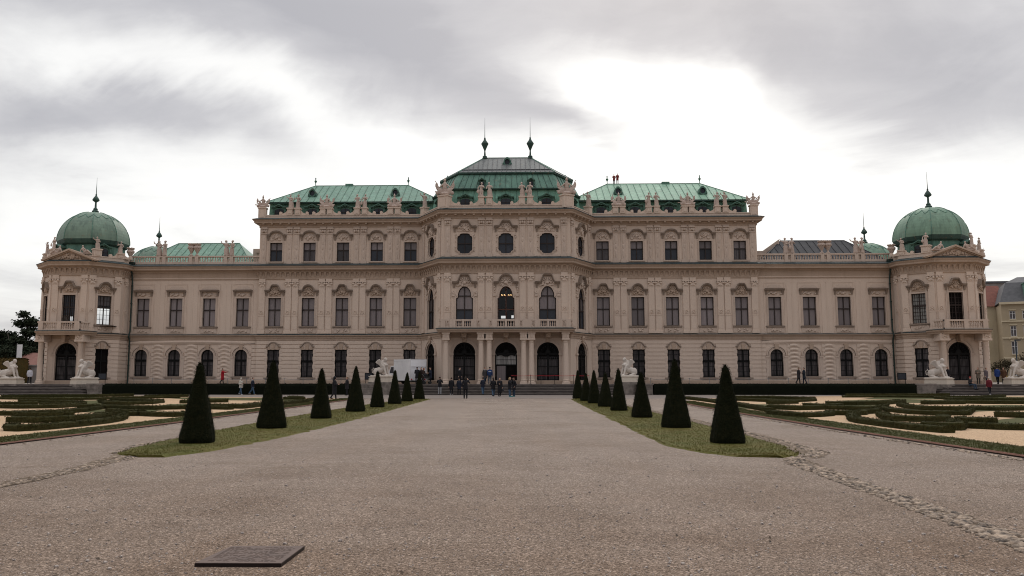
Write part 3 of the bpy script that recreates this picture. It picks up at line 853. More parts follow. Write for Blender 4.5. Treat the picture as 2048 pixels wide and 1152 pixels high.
# state room behind the middle balcony window
rm.box(-3.9, 4.1, 87.4, 101., 6.45, 6.5); rm.box(-3.9, 4.1, 87.4, 101., 11.9, 12.)
hole_wall(rm, 101.0, -4.2, 4.2, 6.4, 12., [(-.75, -.2, 8.98, 9.3), (.52, .9, 9.0, 9.35), (.8, 1.0, 9.3, 9.75)], 'y')
for x in (-3.9, 4.1): rm.face([(x, 87.4, 6.5), (x, 101, 6.5), (x, 101, 11.9), (x, 87.4, 11.9)])
rm.build('inner_room', M['dark'], palace)
ch = MB()
for cx in (-.33, .42):
    ch.tube([(cx, 92, 10.75), (cx, 92, 11.85)], .015, 4)
    for i in range(6):
        a = 2 * pi * i / 6; ch.tube([(cx, 92, 10.78), (cx + .2 * cos(a), 92 + .2 * sin(a), 10.72), (cx + .2 * cos(a), 92 + .2 * sin(a), 10.85)], .012, 4)
cho = ch.build('chandelier', M['bronze'], palace)
bl = MB()
for cx in (-.33, .42):
    for i in range(6):
        a = 2 * pi * i / 6; bl.ell((cx + .2 * cos(a), 92 + .2 * sin(a), 10.90 + .05 * (i % 2)), (.035, .035, .055), 6, 4)
bl.build('bulb', M['bulb'], cho)
wl.build('wall', M['wall'], palace)

# mouldings
mo = MB(); mo.sweep(PATH, [(0, 5.88), (.08, 5.88), (.08, 6.04), (.13, 6.08), (.13, 6.24), (.30, 6.37), (.30, 6.45), (0, 6.5)])
mo.build('string_course', M['trim'], palace)
mo = MB(); mo.sweep(PATH, [(.28, 6.46), (.32, 6.46), (.32, 6.50), (0, 6.58)]); mo.build('flashing', M['flash'], palace)
mo = MB(); mo.sweep(PATH, [(0, 1.0), (.16, 1.0), (.16, 1.36), (.10, 1.43), (0, 1.43)]); mo.build('plinth', M['trim'], palace)
mo = MB(); mo.sweep(PATH, [(0, 12.74), (.10, 12.76), (.10, 12.86), (.04, 12.88), (.04, 13.5), (.14, 13.55), (.2, 13.68), (.5, 13.76), (.56, 13.80), (.56, 13.96), (.66, 14.10), (.70, 14.20), (.70, 14.24), (0, 14.27)])
mo.build('cornice', M['trim'], palace)
mo = MB(); mo.sweep(PATH, [(.70, 14.21), (.74, 14.21), (.74, 14.27), (0, 14.56)]); mo.build('flashing', M['flash'], palace)
mo = MB(); mo.sweep(UP, [(0, 18.66), (.08, 18.68), (.08, 18.9), (.14, 18.95), (.18, 19.06), (.5, 19.1), (.55, 19.14), (.55, 19.28), (.66, 19.40), (.72, 19.50), (.72, 19.53), (0, 19.56)])
mo.build('cornice', M['trim'], palace)
mo = MB(); mo.sweep(UP, [(.72, 19.50), (.76, 19.50), (.76, 19.56), (.3, 19.74), (0, 19.76)]); mo.build('flashing', M['flash'], palace)
mo = MB(); mo.sweep(UP, [(0, 14.36), (.07, 14.38), (.07, 14.46), (0, 14.48)]); mo.build('band', M['trim'], palace)
# frieze brackets and modillions
fz = MB()
for A, B in zip(PATH, PATH[1:]):
    m, L = fr(A, B)
    if L < 1.5 or L > 22: pass
    if abs(A[1] - Y2) < .01 and abs(B[1] - Y2) < .01: continue
    fz = MB(m); n = max(2, round(L / .56)); fz.box(.02, L - .02, -.05, .0, 12.9, 13.56)
    for i in range(n):
        x = (i + .5) * L / n
        fz.loft([[(x - a, .0, z), (x + a, .0, z), (x + a, -y, z), (x - a, -y, z)] for a, y, z in ((.05, .06, 12.98), (.09, .10, 13.1), (.09, .16, 13.3), (.13, .26, 13.5), (.13, .26, 13.56))])
        if i % 2: fz.ell((x + L / n / 2, -.05, 13.25), (.12, .04, .12), 6, 4)
    fz.build('frieze', M['trim'], palace)
for A, B in zip(UP[1:], UP[2:-1]):
    m, L = fr(A, B); fz = MB(m); n = round(L / .95); fz.box(0, L, -.15, -.05, 18.9, 19.08)
    for i in range(n):
        x = (i + .5) * L / n; fz.box(x - .11, x + .11, -.48, -.1, 18.97, 19.1)
    fz.build('modillion_band', M['trim'], palace)

# attic parapet on the tall block: low wall, twin pedestals with volutes
pp = MB(); pp.sweep([(x, y) for x, y in UP], [(.12, 19.70), (.12, 20.0), (.17, 20.02), (.17, 20.12), (-.2, 20.12), (-.2, 19.7)])
pp.build('parapet', M['wall'], palace)
PED = []
def pedestal(x, y, z0, z1, w, rz=0, vol=True, twin=0, d=.34):
    s = MB()
    xs = (-twin, twin) if twin else (0,)
    for q in xs:
        s.box(q - w, q + w, -d, d, z0, z1 - .14); s.box(q - w - .07, q + w + .07, -d - .07, d + .07, z1 - .14, z1)
        s.box(q - w * .6, q + w * .6, -d - .03, -d + .02, z0 + .15, z1 - .3)
    if twin:
        s.box(-twin, twin, -.16, .16, z1 - .13, z1 - .01); s.box(-twin, twin, -.14, .14, z0, z0 + .12)
        for q in (-.1, .1): s.lathe([(.05, 0), (.09, .15), (.05, .32), (.07, .4)], (q * 1.1, 0), 8, z0 + .12)
    if vol:
        e = (twin or 0) + w
        for q in (-1, 1):
            s.prism([(q * e, z0), (q * (e + .95), z0), (q * (e + .95), z0 + .16), (q * (e + .5), z0 + .2), (q * (e + .22), z0 + .34), (q * e, z0 + .62)], -.14, .14)
            s.tube([(q * (e + .78), -.17, z0 + .25), (q * (e + .78), .17, z0 + .25)], .17, 10)
    o = s.build('pedestal', M['wall'], palace); o.location = (x, y, 0); o.rotation_euler = (0, 0, rz); return o
for s in (-1, 1):
    for x, tw in ((24.14, .43), (20.42, .38), (16.48, .43), (12.69, .38)): pedestal(s * x, YW + .1, 20.1, 20.92, .3, 0, True, tw)
    pedestal(s * 27.75, YW + .12, 19.7, 21.0, .42, 0, False); pedestal(s * 9.2, YW - .35, 19.7, 20.85, .34, s * .9, False)
    pedestal(s * 6.55, YF + .15, 19.75, 21.2, .62, s * .5, False, 0, .45)
    pedestal(s * 2.18, YF + .1, 20.1, 21.05, .3, 0, True, .43)
for s in (-1, 1):  # inner volutes of the centre corner blocks
    v = MB(); v.prism([(0, 20.1), (-s * 1.1, 20.1), (-s * 1.1, 20.26), (-s * .5, 20.35), (0, 20.7)], -.12, .16); v.tube([(-s * .9, -.15, 20.32), (-s * .9, .17, 20.32)], .18, 10)
    o = v.build('volute', M['wall'], palace); o.location = (s * 5.95, YF + .1, 0)
# side-wing balustrades
bal_me = {}
def baluster(s, x, y, z0, z1, r=.085):
    h = z1 - z0
    s.lathe([(r, 0), (r, .08 * h), (r * .55, .14 * h), (r * 1.05, .38 * h), (r * .9, .5 * h), (r * .45, .8 * h), (r * .85, .9 * h), (r * .85, h)], (x, y), 8, z0)
def balustrade(A, B, z0, z1, piers, name='balustrade', step=.27, mat='pale', solid=.38):
    m, L = fr(A, B); s = MB(m)
    s.box(0, L, -.14, .14, z0, z0 + solid); s.box(0, L, -.18, .18, z1 - .16, z1)
    P = sorted(piers)
    for p, w in P: s.box(p - w, p + w, -.2, .2, z0, z1 + .02)
    ed = [0] + [q for p, w in P for q in (p - w, p + w)] + [L]
    for a, b in zip(ed[::2], ed[1::2]):
        n = int((b - a) / step)
        for i in range(n): baluster(s, a + (i + .5) * (b - a) / n, 0, z0 + solid, z1 - .16)
    return s.build(name, M[mat], palace, .6)
SX = (31.6, 35.6, 39.36)
for s in (-1, 1):
    A, B = ((-42.75, Y2 + .25), (-28., Y2 + .25)) if s < 0 else ((28., Y2 + .25), (42.75, Y2 + .25))
    piers = []
    for x in SX:
        for q in (-.34, .34): piers.append((s * x + q - A[0], .2))
    balustrade(A, B, 14.45, 15.52, piers)

# roofs ------------------------------------------------------------
def roof_plane(mb, sm, a, b, c, d, n, r=.016):
    """quad a-b (eave) c-d (ridge, c above b) with standing seams on sm"""
    a, b, c, d = map(Vector, (a, b, c, d)); mb.face((a, b, c, d))
    nr = (b - a).cross(d - a); nr = nr.normalized() if nr.length > 0 else Vector((0, 0, 1))
    w = (b - a).normalized() * r
    for i in range(1, n):
        t = i / n
        # parallel seams: clip against hips
        p = a.lerp(b, t); q = d.lerp(c, t)
        sm.loft([[p - w, p + w, p + w + nr * .05, p - w + nr * .05], [q - w, q + w, q + w + nr * .05, q - w + nr * .05]])
def hip(mb, sm, x0, x1, y0, y1, ze, xr0, xr1, yr, zr, n):
    """hip roof; seams run straight up the slope"""
    mb.face([(x0, y0, ze), (x1, y0, ze), (xr1, yr, zr), (xr0, yr, zr)])
    mb.face([(x1, y1, ze), (x0, y1, ze), (xr0, yr, zr), (xr1, yr, zr)])
    mb.face([(x0, y1, ze), (x0, y0, ze), (xr0, yr, zr)]); mb.face([(x1, y0, ze), (x1, y1, ze), (xr1, yr, zr)])
    nr = Vector((0, -(zr - ze), yr - y0)).normalized() * .06
    for i in range(1, n):
        x = x0 + (x1 - x0) * i / n
        t = 1.
        if x < xr0: t = (x - x0) / (xr0 - x0)
        if x > xr1: t = (x1 - x) / (x1 - xr1)
        p = Vector((x, y0, ze)); q = Vector((x, y0 + (yr - y0) * t, ze + (zr - ze) * t)); w = Vector((.016, 0, 0))
        sm.loft([[p - w, p + w, p + w + nr, p - w + nr], [q - w, q + w, q + w + nr, q - w + nr]])
    for p, q in (((x0, y0, ze), (xr0, yr, zr)), ((x1, y0, ze), (xr1, yr, zr)), ((xr0, yr, zr), (xr1, yr, zr))):
        sm.tube([p, q], .06, 6)
DORM = None
def dormer_mesh():
    s = MB(); g = MB()
    W = .52
    # body
    s.box(-W - .12, W + .12, -.25, 1.2, 19.9, 21.12)
    s.box(-W - .2, -W - .02, -.36, -.2, 19.95, 21.05); s.box(W + .02, W + .2, -.36, -.2, 19.95, 21.05)
    p = [(-W - .36, 21.1), (-W - .05, 21.12), (-W * .5, 21.3), (0, 21.42), (W * .5, 21.3), (W + .05, 21.12), (W + .36, 21.1)]
    s.ribbon(p, .1, -.6, .6); s.ribbon([(x, z - .1) for x, z in p], .09, -.45, .6)
    for q in (-1, 1): s.ell((q * (W + .2), -.35, 20.75), (.1, .1, .3), 6, 4); s.ell((q * (W + .24), -.35, 20.2), (.1, .08, .2), 6, 4)
    s.ell((0, -.42, 21.3), (.2, .1, .12), 6, 4)
    f = MB(); P = [(-W, 19.9), (W, 19.9), (W, 20.75)] + [(W * cos(pi * i / 8), 20.75 + .25 * sin(pi * i / 8)) for i in range(1, 8)] + [(-W, 20.75)]
    f.face([(x, -.27, z) for x, z in P])
    b = MB(); b.box(-.035, .035, -.31, -.275, 19.9, 21.0); b.box(-W, W, -.31, -.275, 20.5, 20.56)
    for q in (-1, 1): b.box(q * W - .05, q * W + .05, -.31, -.275, 19.9, 20.8)
    return s.mesh('dormer', M['coppermid2'], .7), f.mesh('pane', M['glass']), b.mesh('window_frame', M['frame'])
DM = dormer_mesh()
def dormer(mat):
    d = link('dormer', DM[0], palace, mat); link('pane', DM[1], d); link('window_frame', DM[2], d)
oc = MB()
oc.ribbon([(.30 * cos(-2 * pi * i / 14), .34 * sin(-2 * pi * i / 14)) for i in range(15)], .14, -.35, .6)
for q in (-1, 1): oc.ell((q * .42, -.2, -.25), (.14, .12, .25), 6, 4)
oc.ell((0, -.25, .48), (.2, .12, .12), 6, 4); oc.box(-.45, .45, -.3, .4, -.52, -.42)
OCM = oc.mesh('round_dormer', M['coppermid2'], .7)
og = MB(); og.face([(.31 * cos(2 * pi * i / 14), -.12, .35 * sin(2 * pi * i / 14)) for i in range(14)]); OGM = og.mesh('pane', M['glass'])
def oculus(x, y, z):
    d = link('round_dormer', OCM, palace, T((x, y, z))); link('pane', OGM, d)
def finial(prof, x, y, z, n=10, spike=None, name='finial', mat='copperdk'):
    s = MB(); prof = [(r * .84, h) for r, h in prof]; s.lathe(prof, (x, y), n, z)
    if spike: s.tube([(x, y, z + prof[-1][1] - .02), (x, y, z + prof[-1][1] + spike)], .045, 5, .008)
    return s.build(name, M[mat], palace, .8)
for s in (-1, 1):
    cm = M['copper'] if s < 0 else M['copperbright']
    # mansard foot with dormers
    mb = MB(); sm = MB()
    x0, x1 = (-27.3, -7.6) if s < 0 else (7.6, 27.3)
    mb.face([(x0, 92.6, 19.7), (x1, 92.6, 19.7), (x1, 93.0, 21.75), (x0, 93.0, 21.75)])
    for x in (x0, x1): mb.face([(x, 92.6, 19.7), (x, 101, 19.7), (x, 101, 21.75), (x, 93.0, 21.75)])
    mb.build('mansard', M['mansard'], palace)
    e = MB(); e.box(x0 - .15, x1 + .15, 92.35, 92.75, 21.62, 21.76); e.build('eave', M['copperdk'], palace)
    mb = MB(); a, b = (-23.1, -11.85) if s < 0 else (12.05, 23.05)
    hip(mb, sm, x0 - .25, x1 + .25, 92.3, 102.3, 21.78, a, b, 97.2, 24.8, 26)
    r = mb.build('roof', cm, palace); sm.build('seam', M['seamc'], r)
    for x in WX: dormer(T((s * x, 92.72, 0)))
    for x in (22.6, 12.9): oculus(s * x, 94.0, 23.12)
    for x in (a, b): finial([(.12, 0), (.05, .1), (.05, .35), (.16, .55), (.2, .65), (.08, .72), (.06, .95), (.1, 1.0), (.0, 1.08)], x, 97.2, 24.75, 8, None, 'finial', 'coppermid')
    c = MB(); c.box(s * 19.0 - .45, s * 19.0 + .45, 97.0, 97.5, 24.6, 25.0); c.build('roof_hatch', M['coppermid'], palace)
# centre roof: three tiers on the octagonal plan
def tier(w0, W0, yf0, yc0, z0, w1, W1, yf1, yc1, z1, yb=102.):
    R = lambda w, W, yf, yc, z: [(-W, yb, z), (-W, yc, z), (-w, yf, z), (w, yf, z), (W, yc, z), (W, yb, z)]
    return R(w0, W0, yf0, yc0, z0), R(w1, W1, yf1, yc1, z1)
def tier_build(r0, r1, mat, seams, seam_mat, name):
    mb = MB(); sm = MB()
    for i in range(5):
        roof_plane(mb, sm, r0[i], r0[i + 1], r1[i + 1], r1[i], seams[i])
    o = mb.build(name, M[mat], palace); sm.build('seam', M[seam_mat], o)
r0, r1 = tier(5.95, 8.55, 87.8, 92.2, 19.7, 5.75, 8.2, 88.2, 92.4, 22.05); tier_build(r0, r1, 'mansard', [2, 4, 10, 4, 2], 'coppermid', 'mansard')
e = MB(); e.sweep(r0 and [(x, y) for x, y, z in tier(5.75, 8.2, 88.1, 92.3, 0, 1, 1, 1, 1, 1)[0]], [(0, 22.0), (.2, 22.03), (.26, 22.1), (.26, 22.2), (0, 22.24)]); e.build('eave', M['copperdk'], palace)
r0, r1 = tier(5.85, 8.3, 88.0, 92.2, 22.2, 5.15, 7.45, 89.2, 93.2, 24.1); tier_build(r0, r1, 'coppermid', [3, 6, 18, 6, 3], 'copperdk', 'roof_lower')
e = MB(); e.sweep([(x, y) for x, y, z in r1], [(0, 24.02), (.15, 24.05), (.22, 24.12), (.22, 24.26), (0, 24.3)]); e.build('eave', M['copperdk'], palace)
mb = MB(); sm = MB()
z0, z1 = 24.28, 27.22
E = [(-7.6, 103, z0), (-7.6, 93.1, z0), (-5.25, 89.05, z0), (5.4, 89.05, z0), (7.7, 93.1, z0), (7.7, 103, z0)]
ra, rb = Vector((-2.6, 94, z1)), Vector((2.85, 94, z1))
mb.face([E[0], E[1], ra]); mb.face([E[1], E[2], ra]); mb.face([E[2], E[3], rb, ra]); mb.face([E[3], E[4], rb]); mb.face([E[4], E[5], rb]); mb.face([E[5], E[0], ra, rb])
for i in range(1, 20):
    x = -5.25 + 10.65 * i / 20; t = 1 if -2.6 < x < 2.85 else ((x + 5.25) / 2.65 if x < 0 else (5.4 - x) / 2.55)
    p = Vector((x, 89.05, z0)); q = Vector((x, 89.05 + 4.95 * t, z0 + (z1 - z0) * t)); w = Vector((.016, 0, 0)); nr = Vector((0, -.03, .05))
    sm.loft([[p - w, p + w, p + w + nr, p - w + nr], [q - w, q + w, q + w + nr, q - w + nr]])
sm.tube([(-4.9, 89.7, 24.72), (5.05, 89.7, 24.72)], .05, 5)
o = mb.build('roof', M['grey_roof'], palace); sm.build('seam', M['slate'], o)
rg = MB()
for p, q in ((E[2], ra), (E[3], rb), (ra, rb), (E[1], ra), (E[4], rb)): rg.tube([p, q], .07, 6)
rg.build('ridge', M['coppermid'], palace)
for s in (-1, 1):
    h = MB(); h.box(s * 6.3 - .7, s * 6.3 + .7, 94.6, 96, 24.4, 25.05); h.prism([(s * 6.9 - .12, 25.05), (s * 6.9 + .12, 25.05), (s * 6.9, 25.35)], 94.6, 94.8); h.build('roof_hatch', M['coppermid'], palace)
for x in (-4.37, .02, 4.41): dormer(T((x, 87.95, 0)))
for s in (-1, 1):
    m, L = fr((-8.55, 92.2), (-5.95, 87.8)) if s < 0 else fr((5.95, 87.8), (8.55, 92.2)); dormer(m @ T((L / 2, .15, 0)))
for x in (-2.6, 2.75):
    d = link('dormer', DM[0], palace, T((x, 88.35, 8.3)) @ Matrix.Diagonal((.5, .8, .70, 1))); link('pane', DM[1], d)
oculus(.14, 91.9, 26.1)
FIN = [(.42, 0), (.42, .08), (.3, .12), (.32, .3), (.14, .42), (.09, .95), (.12, 1.05), (.36, 1.55), (.50, 1.78), (.50, 1.86), (.18, 2.25), (.10, 2.45), (.13, 2.52), (.05, 2.6)]
for x in (-2.5, 2.8): finial(FIN, x, 94, 27.1, 12, 2.4)
# side-wing roofs and rear wings
for s, key in ((-1, 'copper'), (1, 'black_roof')):
    mb = MB(); sm = MB()
    a, b = (-39.9, -32.4) if s < 0 else (32.6, 40.1)
    x0, x1 = (-43.0, -28.3) if s < 0 else (28.3, 43.)
    hip(mb, sm, x0 + (0 if s < 0 else .6), x1 - (1.2 if s < 0 else 0), 93.4, 103.5, 14.9, a, b, 98., 17.95, 17)
    r = mb.build('roof', M[key], palace); sm.build('seam', M['seamc' if s < 0 else 'black_roof'], r)
pw = MB(); pw.box(-30.4, -28.0, 97, 97.5, 14.5, 17.1); pw.box(28., 30.2, 97, 97.5, 14.5, 16.6); pw.box(-30.0, -29.6, 96.8, 97, 16.6, 16.9)
pw.prism([(30.2, 16.6), (32.2, 18.0), (32.2, 17.4), (30.2, 15.8)], 97.2, 97.6)
pw.build('party_wall', M['pale'], palace)

# corner domes
def octa(cx, cy, k, z, f=2.0, a=4.45):
    P = [(-f, -a), (f, -a), (a, -f), (a, f), (f, a), (-f, a), (-a, f), (-a, -f)]
    return [(cx + x * k, cy + y * k, z) for x, y in P]
TFIN = [(.62, 0), (.60, .1), (.42, .16), (.45, .3), (.28, .42), (.3, .55), (.14, .7), (.11, 1.3), (.16, 1.36), (.42, 1.5), (.46, 1.62), (.3, 1.88), (.1, 2.1), (.12, 2.2), (.05, 2.35)]
def dome(cx, cy, zd, k=1., front=True, side=1):
    dr = MB(); dr.loft([octa(cx, cy, .70 * k, 14.4 + zd), octa(cx, cy, .68 * k, 16.75 + zd)], False, True); dr.build('drum', M['coppermid'], palace)
    ev = MB(); ev.loft([octa(cx, cy, .70 * k, 16.4 + zd), octa(cx, cy, .745 * k, 16.55 + zd), octa(cx, cy, .77 * k, 16.85 + zd), octa(cx, cy, .78 * k, 17.0 + zd)], True, False); ev.build('eave', M['copperdk'], palace)
    zb, zt = 17.0 + zd, 20.55 + zd; n = 14
    prof = []
    for i in range(n + 1):
        t = i / n * pi / 2 * .94
        prof.append((.78 * k * cos(t) ** .92, zb + (zt - zb) * sin(t) / sin(pi / 2 * .94)))
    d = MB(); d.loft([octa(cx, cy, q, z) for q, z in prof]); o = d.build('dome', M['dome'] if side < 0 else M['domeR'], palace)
    def at(t):
        t = t * n; i = min(n - 1, int(t)); u = t - i; return prof[i][0] * (1 - u) + prof[i + 1][0] * u, prof[i][1] * (1 - u) + prof[i + 1][1] * u
    sc = MB()
    for e in range(8):   # scalloped copper apron on each facet
        pts = []
        for j in range(25):
            u = j / 24; t = .60 + .055 * cos(4 * pi * u) + (.03 if abs(u - .5) < .06 else 0)
            q, z = at(t); R = octa(cx, cy, q * 1.004, z); pts.append(Vector(R[e]).lerp(Vector(R[(e + 1) % 8]), u))
        sc.tube(pts, .05, 5)
    for e in range(8):
        sc.tube([Vector(octa(cx, cy, at(j / 14)[0] * 1.0, at(j / 14)[1])[e]) for j in range(14)], .05, 5)
    sc.build('lambrequin', M['coppermid'], o)
    finial(TFIN, cx, cy, zt - .1, 12, 1.9)
for s in (-1, 1):
    cx, cy = s * 47.2, 91.95
    dome(cx, cy, 0, 1., True, s)
    dome(s * 46.75, 108., -1.35, 1., False, s)
    rt = MB(); rt.loft([octa(s * 46.75, 108., 1, 1), octa(s * 46.75, 108., 1, 13.2)], False, True); rt.build('rear_tower', M['wall'], palace)
    rc = MB(); rc.box(min(s * 28, s * 42.9), max(s * 28, s * 42.9), 92.4, 103.4, 14.2, 14.6); rc.build('roof_deck', M['flash'], palace)
    rf = MB(); rf.loft([octa(cx, cy, 1.0, 14.3), octa(cx, cy, .70, 14.8)]); rf.build('roof_deck', M['flash'], palace)
    # parapet round the pavilion
    P = [(-51.65, 94.), (-51.65, 89.95), (-49.2, 87.5), (-45.2, 87.5), (-42.75, 89.95), (-42.75, Y2 + .3)]
    if s > 0: P = [(-x, y) for x, y in P[::-1]]
    pp = MB(); pp.sweep(P, [(.05, 14.5), (.05, 14.85), (.1, 14.87), (.1, 14.97), (-.2, 14.97), (-.2, 14.4)]); pp.build('parapet', M['wall'], palace)
    # front pediment
    pd = MB(); y = 86.86
    pd.M = T((cx, 0, 0))
    pd.prism([(-2.75, 14.22), (2.75, 14.22), (0, 15.3)], 87.15, 88.3)
    for q in (-1, 1):
        pth = [(-2.95, 14.24), (0, 15.42), (2.95, 14.24)]
    pd.ribbon(pth, .18, y - .06, 88.4); pd.ribbon([(-2.6, 14.26), (0, 15.3), (2.6, 14.26)], .1, y + .12, 88.3)
    relief(pd, -1.3, 1.3, 14.4, 14.75, 22, 87.1, .16, 51); relief(pd, -.5, .5, 14.7, 15.05, 10, 87.08, .16, 52)
    pd.build('pediment', M['trim'], palace, .6)
    # pedestals above the diagonal faces
    for q in (-1, 1):
        m, L = fr((cx - 4.45, 89.95), (cx - 2, 87.5)) if q < 0 else fr((cx + 2, 87.5), (cx + 4.45, 89.95))
        ang = -pi / 4 if q < 0 else pi / 4
        c = m @ Vector((L * (.78 if q < 0 else .22), .2, 0)); pedestal(c.x, c.y, 14.9, 15.75, .42, ang, False)
        c = m @ Vector((L * (.06 if q < 0 else .94), .2, 0)); pedestal(c.x, c.y, 14.9, 15.5, .3, ang, True)
        dm, L2 = fr((cx - 3.25, 90.3), (cx - 1.45, 88.7)) if q < 0 else fr((cx + 1.45, 88.7), (cx + 3.25, 90.3))
        d = link('dormer', DM[0], palace, dm @ T((L2 / 2, .1, -5.0))); link('pane', DM[1], d); link('window_frame', DM[2], d)
    # downpipe in the corner against the wing
    dp = MB(); X = s * 42.45
    dp.loft([[(X - .22, 91.35, 14.35), (X + .22, 91.35, 14.35), (X + .22, 91.8, 14.35), (X - .22, 91.8, 14.35)], [(X - .3, 91.3, 14.75), (X + .3, 91.3, 14.75), (X + .3, 91.8, 14.75), (X - .3, 91.8, 14.75)]])
    dp.tube([(X, 91.5, 14.4), (X, 91.55, 13.8), (X - s * .05, 91.75, 12.6), (X - s * .05, 91.75, 6.9), (X - s * .05, 91.45, 6.4), (X - s * .05, 91.75, 5.8), (X - s * .05, 91.72, TZ)], .085, 8)
    for z in (3, 5.2, 8, 10, 12): dp.lathe([(.12, 0), (.12, .12)], (X - s * .05, 91.75), 8, z)
    dp.build('downpipe', M['metal_pipe'], palace, .8)
    # balcony on two columns
    yb = 85.75
    pts = [(cx - 3.0, 87.6), (cx - 2.75, 86.6), (cx - 2.3, yb), (cx + 2.3, yb), (cx + 2.75, 86.6), (cx + 3.0, 87.6)]
    sl = MB(); sl.loft([[(x, y, z) for x, y in pts] for z in (6.36, 6.62)])
    sl.sweep(pts, [(0, 6.2), (.06, 6.2), (.1, 6.36), (.22, 6.44), (.26, 6.62), (0, 6.66)]); b = sl.build('balcony', M['trim'], palace)
    sl = MB(); sl.sweep(pts, [(.26, 6.6), (.29, 6.6), (.29, 6.64), (0, 6.7)]); sl.build('flashing', M['flash'], palace)
    balustrade((cx - 2.2, yb + .15), (cx + 2.2, yb + .15), 6.68, 7.65, [(.25, .25), (2.2, .22), (4.15, .25)], 'balcony_railing', .24, 'pale', .14)
    for q in (-1, 1):
        A, B = ((cx - 2.7, 86.9), (cx - 2.25, yb + .2)) if q < 0 else ((cx + 2.25, yb + .2), (cx + 2.7, 86.9))
        balustrade(A, B, 6.68, 7.65, [], 'balcony_railing', .24, 'pale', .14)
        co = MB(); X = cx + q * 2.12; Yc = 86.35
        co.lathe([(.42, TZ), (.42, TZ + .22), (.34, TZ + .26), (.36, TZ + .4), (.28, TZ + .46), (.285, 2.5), (.25, 5.15), (.29, 5.2), (.25, 5.26), (.25, 5.4), (.36, 5.55)], (X, Yc), 18)
        co.box(X - .5, X + .5, Yc - .45, 87.4, 5.5, 5.72); co.box(X - .44, X + .44, Yc - .4, 87.4, 5.72, 6.25)
        relief(co, X - .35, X + .35, 5.8, 6.15, 8, Yc - .42, .14, 60)
        co.build('column', M['wall'], palace, .7)
    br = MB(); br.prism([(cx - .22, 6.2), (cx + .22, 6.2), (cx + .16, 5.5), (cx - .16, 5.5)], 86.7, 87.5); br.build('bracket', M['trim'], palace)

# entrance portico
pts = [(-6.95, 86.9), (-6.95, 85.1), (6.95, 85.1), (6.95, 86.9)]
sl = MB(); sl.box(-6.95, 6.95, 85.1, 86.9, 6.38, 6.74)
sl.sweep(pts, [(0, 6.38), (.04, 6.38), (.08, 6.5), (.2, 6.56), (.24, 6.74), (0, 6.78)]); sl.build('balcony', M['trim'], palace)
sl = MB(); sl.sweep(pts, [(.24, 6.72), (.28, 6.72), (.28, 6.77), (0, 6.86)]); sl.build('flashing', M['flash'], palace)
pr = [(x + 6.75, w) for x, w in ((-6.5, .25), (-2.17, .45), (2.2, .45), (6.5, .25), (-3.3, .3), (-5.5, .3), (-1.15, .25), (1.2, .25), (3.3, .3), (5.5, .3), (-4.4, .1), (.02, .12), (4.4, .1))]
balustrade((-6.75, 85.35), (6.75, 85.35), 6.84, 7.72, pr, 'balcony_railing', .23, 'pale', .16)
for q in (-1, 1): balustrade(*(((-6.75, 86.9), (-6.75, 85.4)) if q < 0 else ((6.75, 85.4), (6.75, 86.9))), 6.84, 7.72, [], 'balcony_railing', .23, 'pale', .16)
for X in (-6.2, -2.57, -1.72, 1.86, 2.66, 6.2):
    co = MB(); Yc = 85.6
    co.box(X - .42, X + .42, Yc - .42, Yc + .42, TZ, TZ + .16)
    co.lathe([(.40, TZ + .16), (.40, TZ + .24), (.33, TZ + .28), (.36, TZ + .42), (.30, TZ + .47), (.30, 2.4), (.255, 5.3), (.29, 5.34), (.26, 5.4), (.26, 5.5), (.36, 5.6)], (X, Yc), 20)
    co.box(X - .40, X + .40, Yc - .4, 87., 5.6, 5.74); co.box(X - .34, X + .34, Yc - .32, 87., 5.74, 6.38)
    for i in range(3): co.box(X - .24 + i * .17, X - .12 + i * .17, Yc - .36, Yc - .3, 5.85, 6.15)
    co.box(X - .42, X + .42, Yc - .42, 87., 6.22, 6.38)
    co.build('column', M['wall'], palace, .7)
for X in (-4.37, .02, 4.41):
    br = MB(); br.prism([(X - .3, 6.38), (X + .3, 6.38), (X + .22, 5.9), (X - .22, 5.9)], 86.0, 86.95); relief(br, X - .2, X + .2, 6., 6.3, 4, 86, .12, 3); br.build('bracket', M['trim'], palace)
#SPLIT
BACK = -.22; SKYS = 1.0; ZEN = 3.3
LOBES = [(1000, -60, 1600, 150, 0, -.10), (1330, 205, 190, 95, -.15, .55), (1000, 450, 1500, 150, 0, .42), (430, 190, 420, 55, -.32, .30), (1450, 330, 700, 80, .05, .25),
         (880, 130, 430, 85, -.40, -.22), (1190, 255, 120, 42, -.5, -.26), (1800, 140, 420, 130, -.1, -.22), (210, 260, 280, 55, -.15, -.17), (80, 40, 260, 60, -.2, .12)]
# ------------------------------------------------------------------ camera, sky, sun
cam = bpy.data.cameras.new('camera'); co_ = bpy.data.objects.new('camera', cam); COL.objects.link(co_)
cam.sensor_width = 36; cam.lens = 36 * 1650 / 2048; cam.shift_x = 39 / 2048; cam.clip_start = .1; cam.clip_end = 3000
yaw, pitch = 1.5871, 6.3631
co_.location = (1.0, 0, 1.47); co_.rotation_euler = (radians(90 + pitch), 0, radians(yaw))
S.camera = co_
S.view_settings.view_transform = 'Standard'; S.view_settings.look = 'None'; S.view_settings.exposure = 0; S.view_settings.gamma = 1
S.render.engine = 'CYCLES'
try:
    S.cycles.filter_width = 1.05; S.cycles.use_denoising = True; S.cycles.max_bounces = 6; S.cycles.transparent_max_bounces = 8
except Exception: pass
SUN_EL, SUN_AZ = radians(38), radians(12)      # behind the palace, a little to the right
sd = bpy.data.lights.new('sun', 'SUN'); so = bpy.data.objects.new('sun', sd); COL.objects.link(so)
sd.energy = .9; sd.angle = radians(18); sd.color = (1., .95, .88)
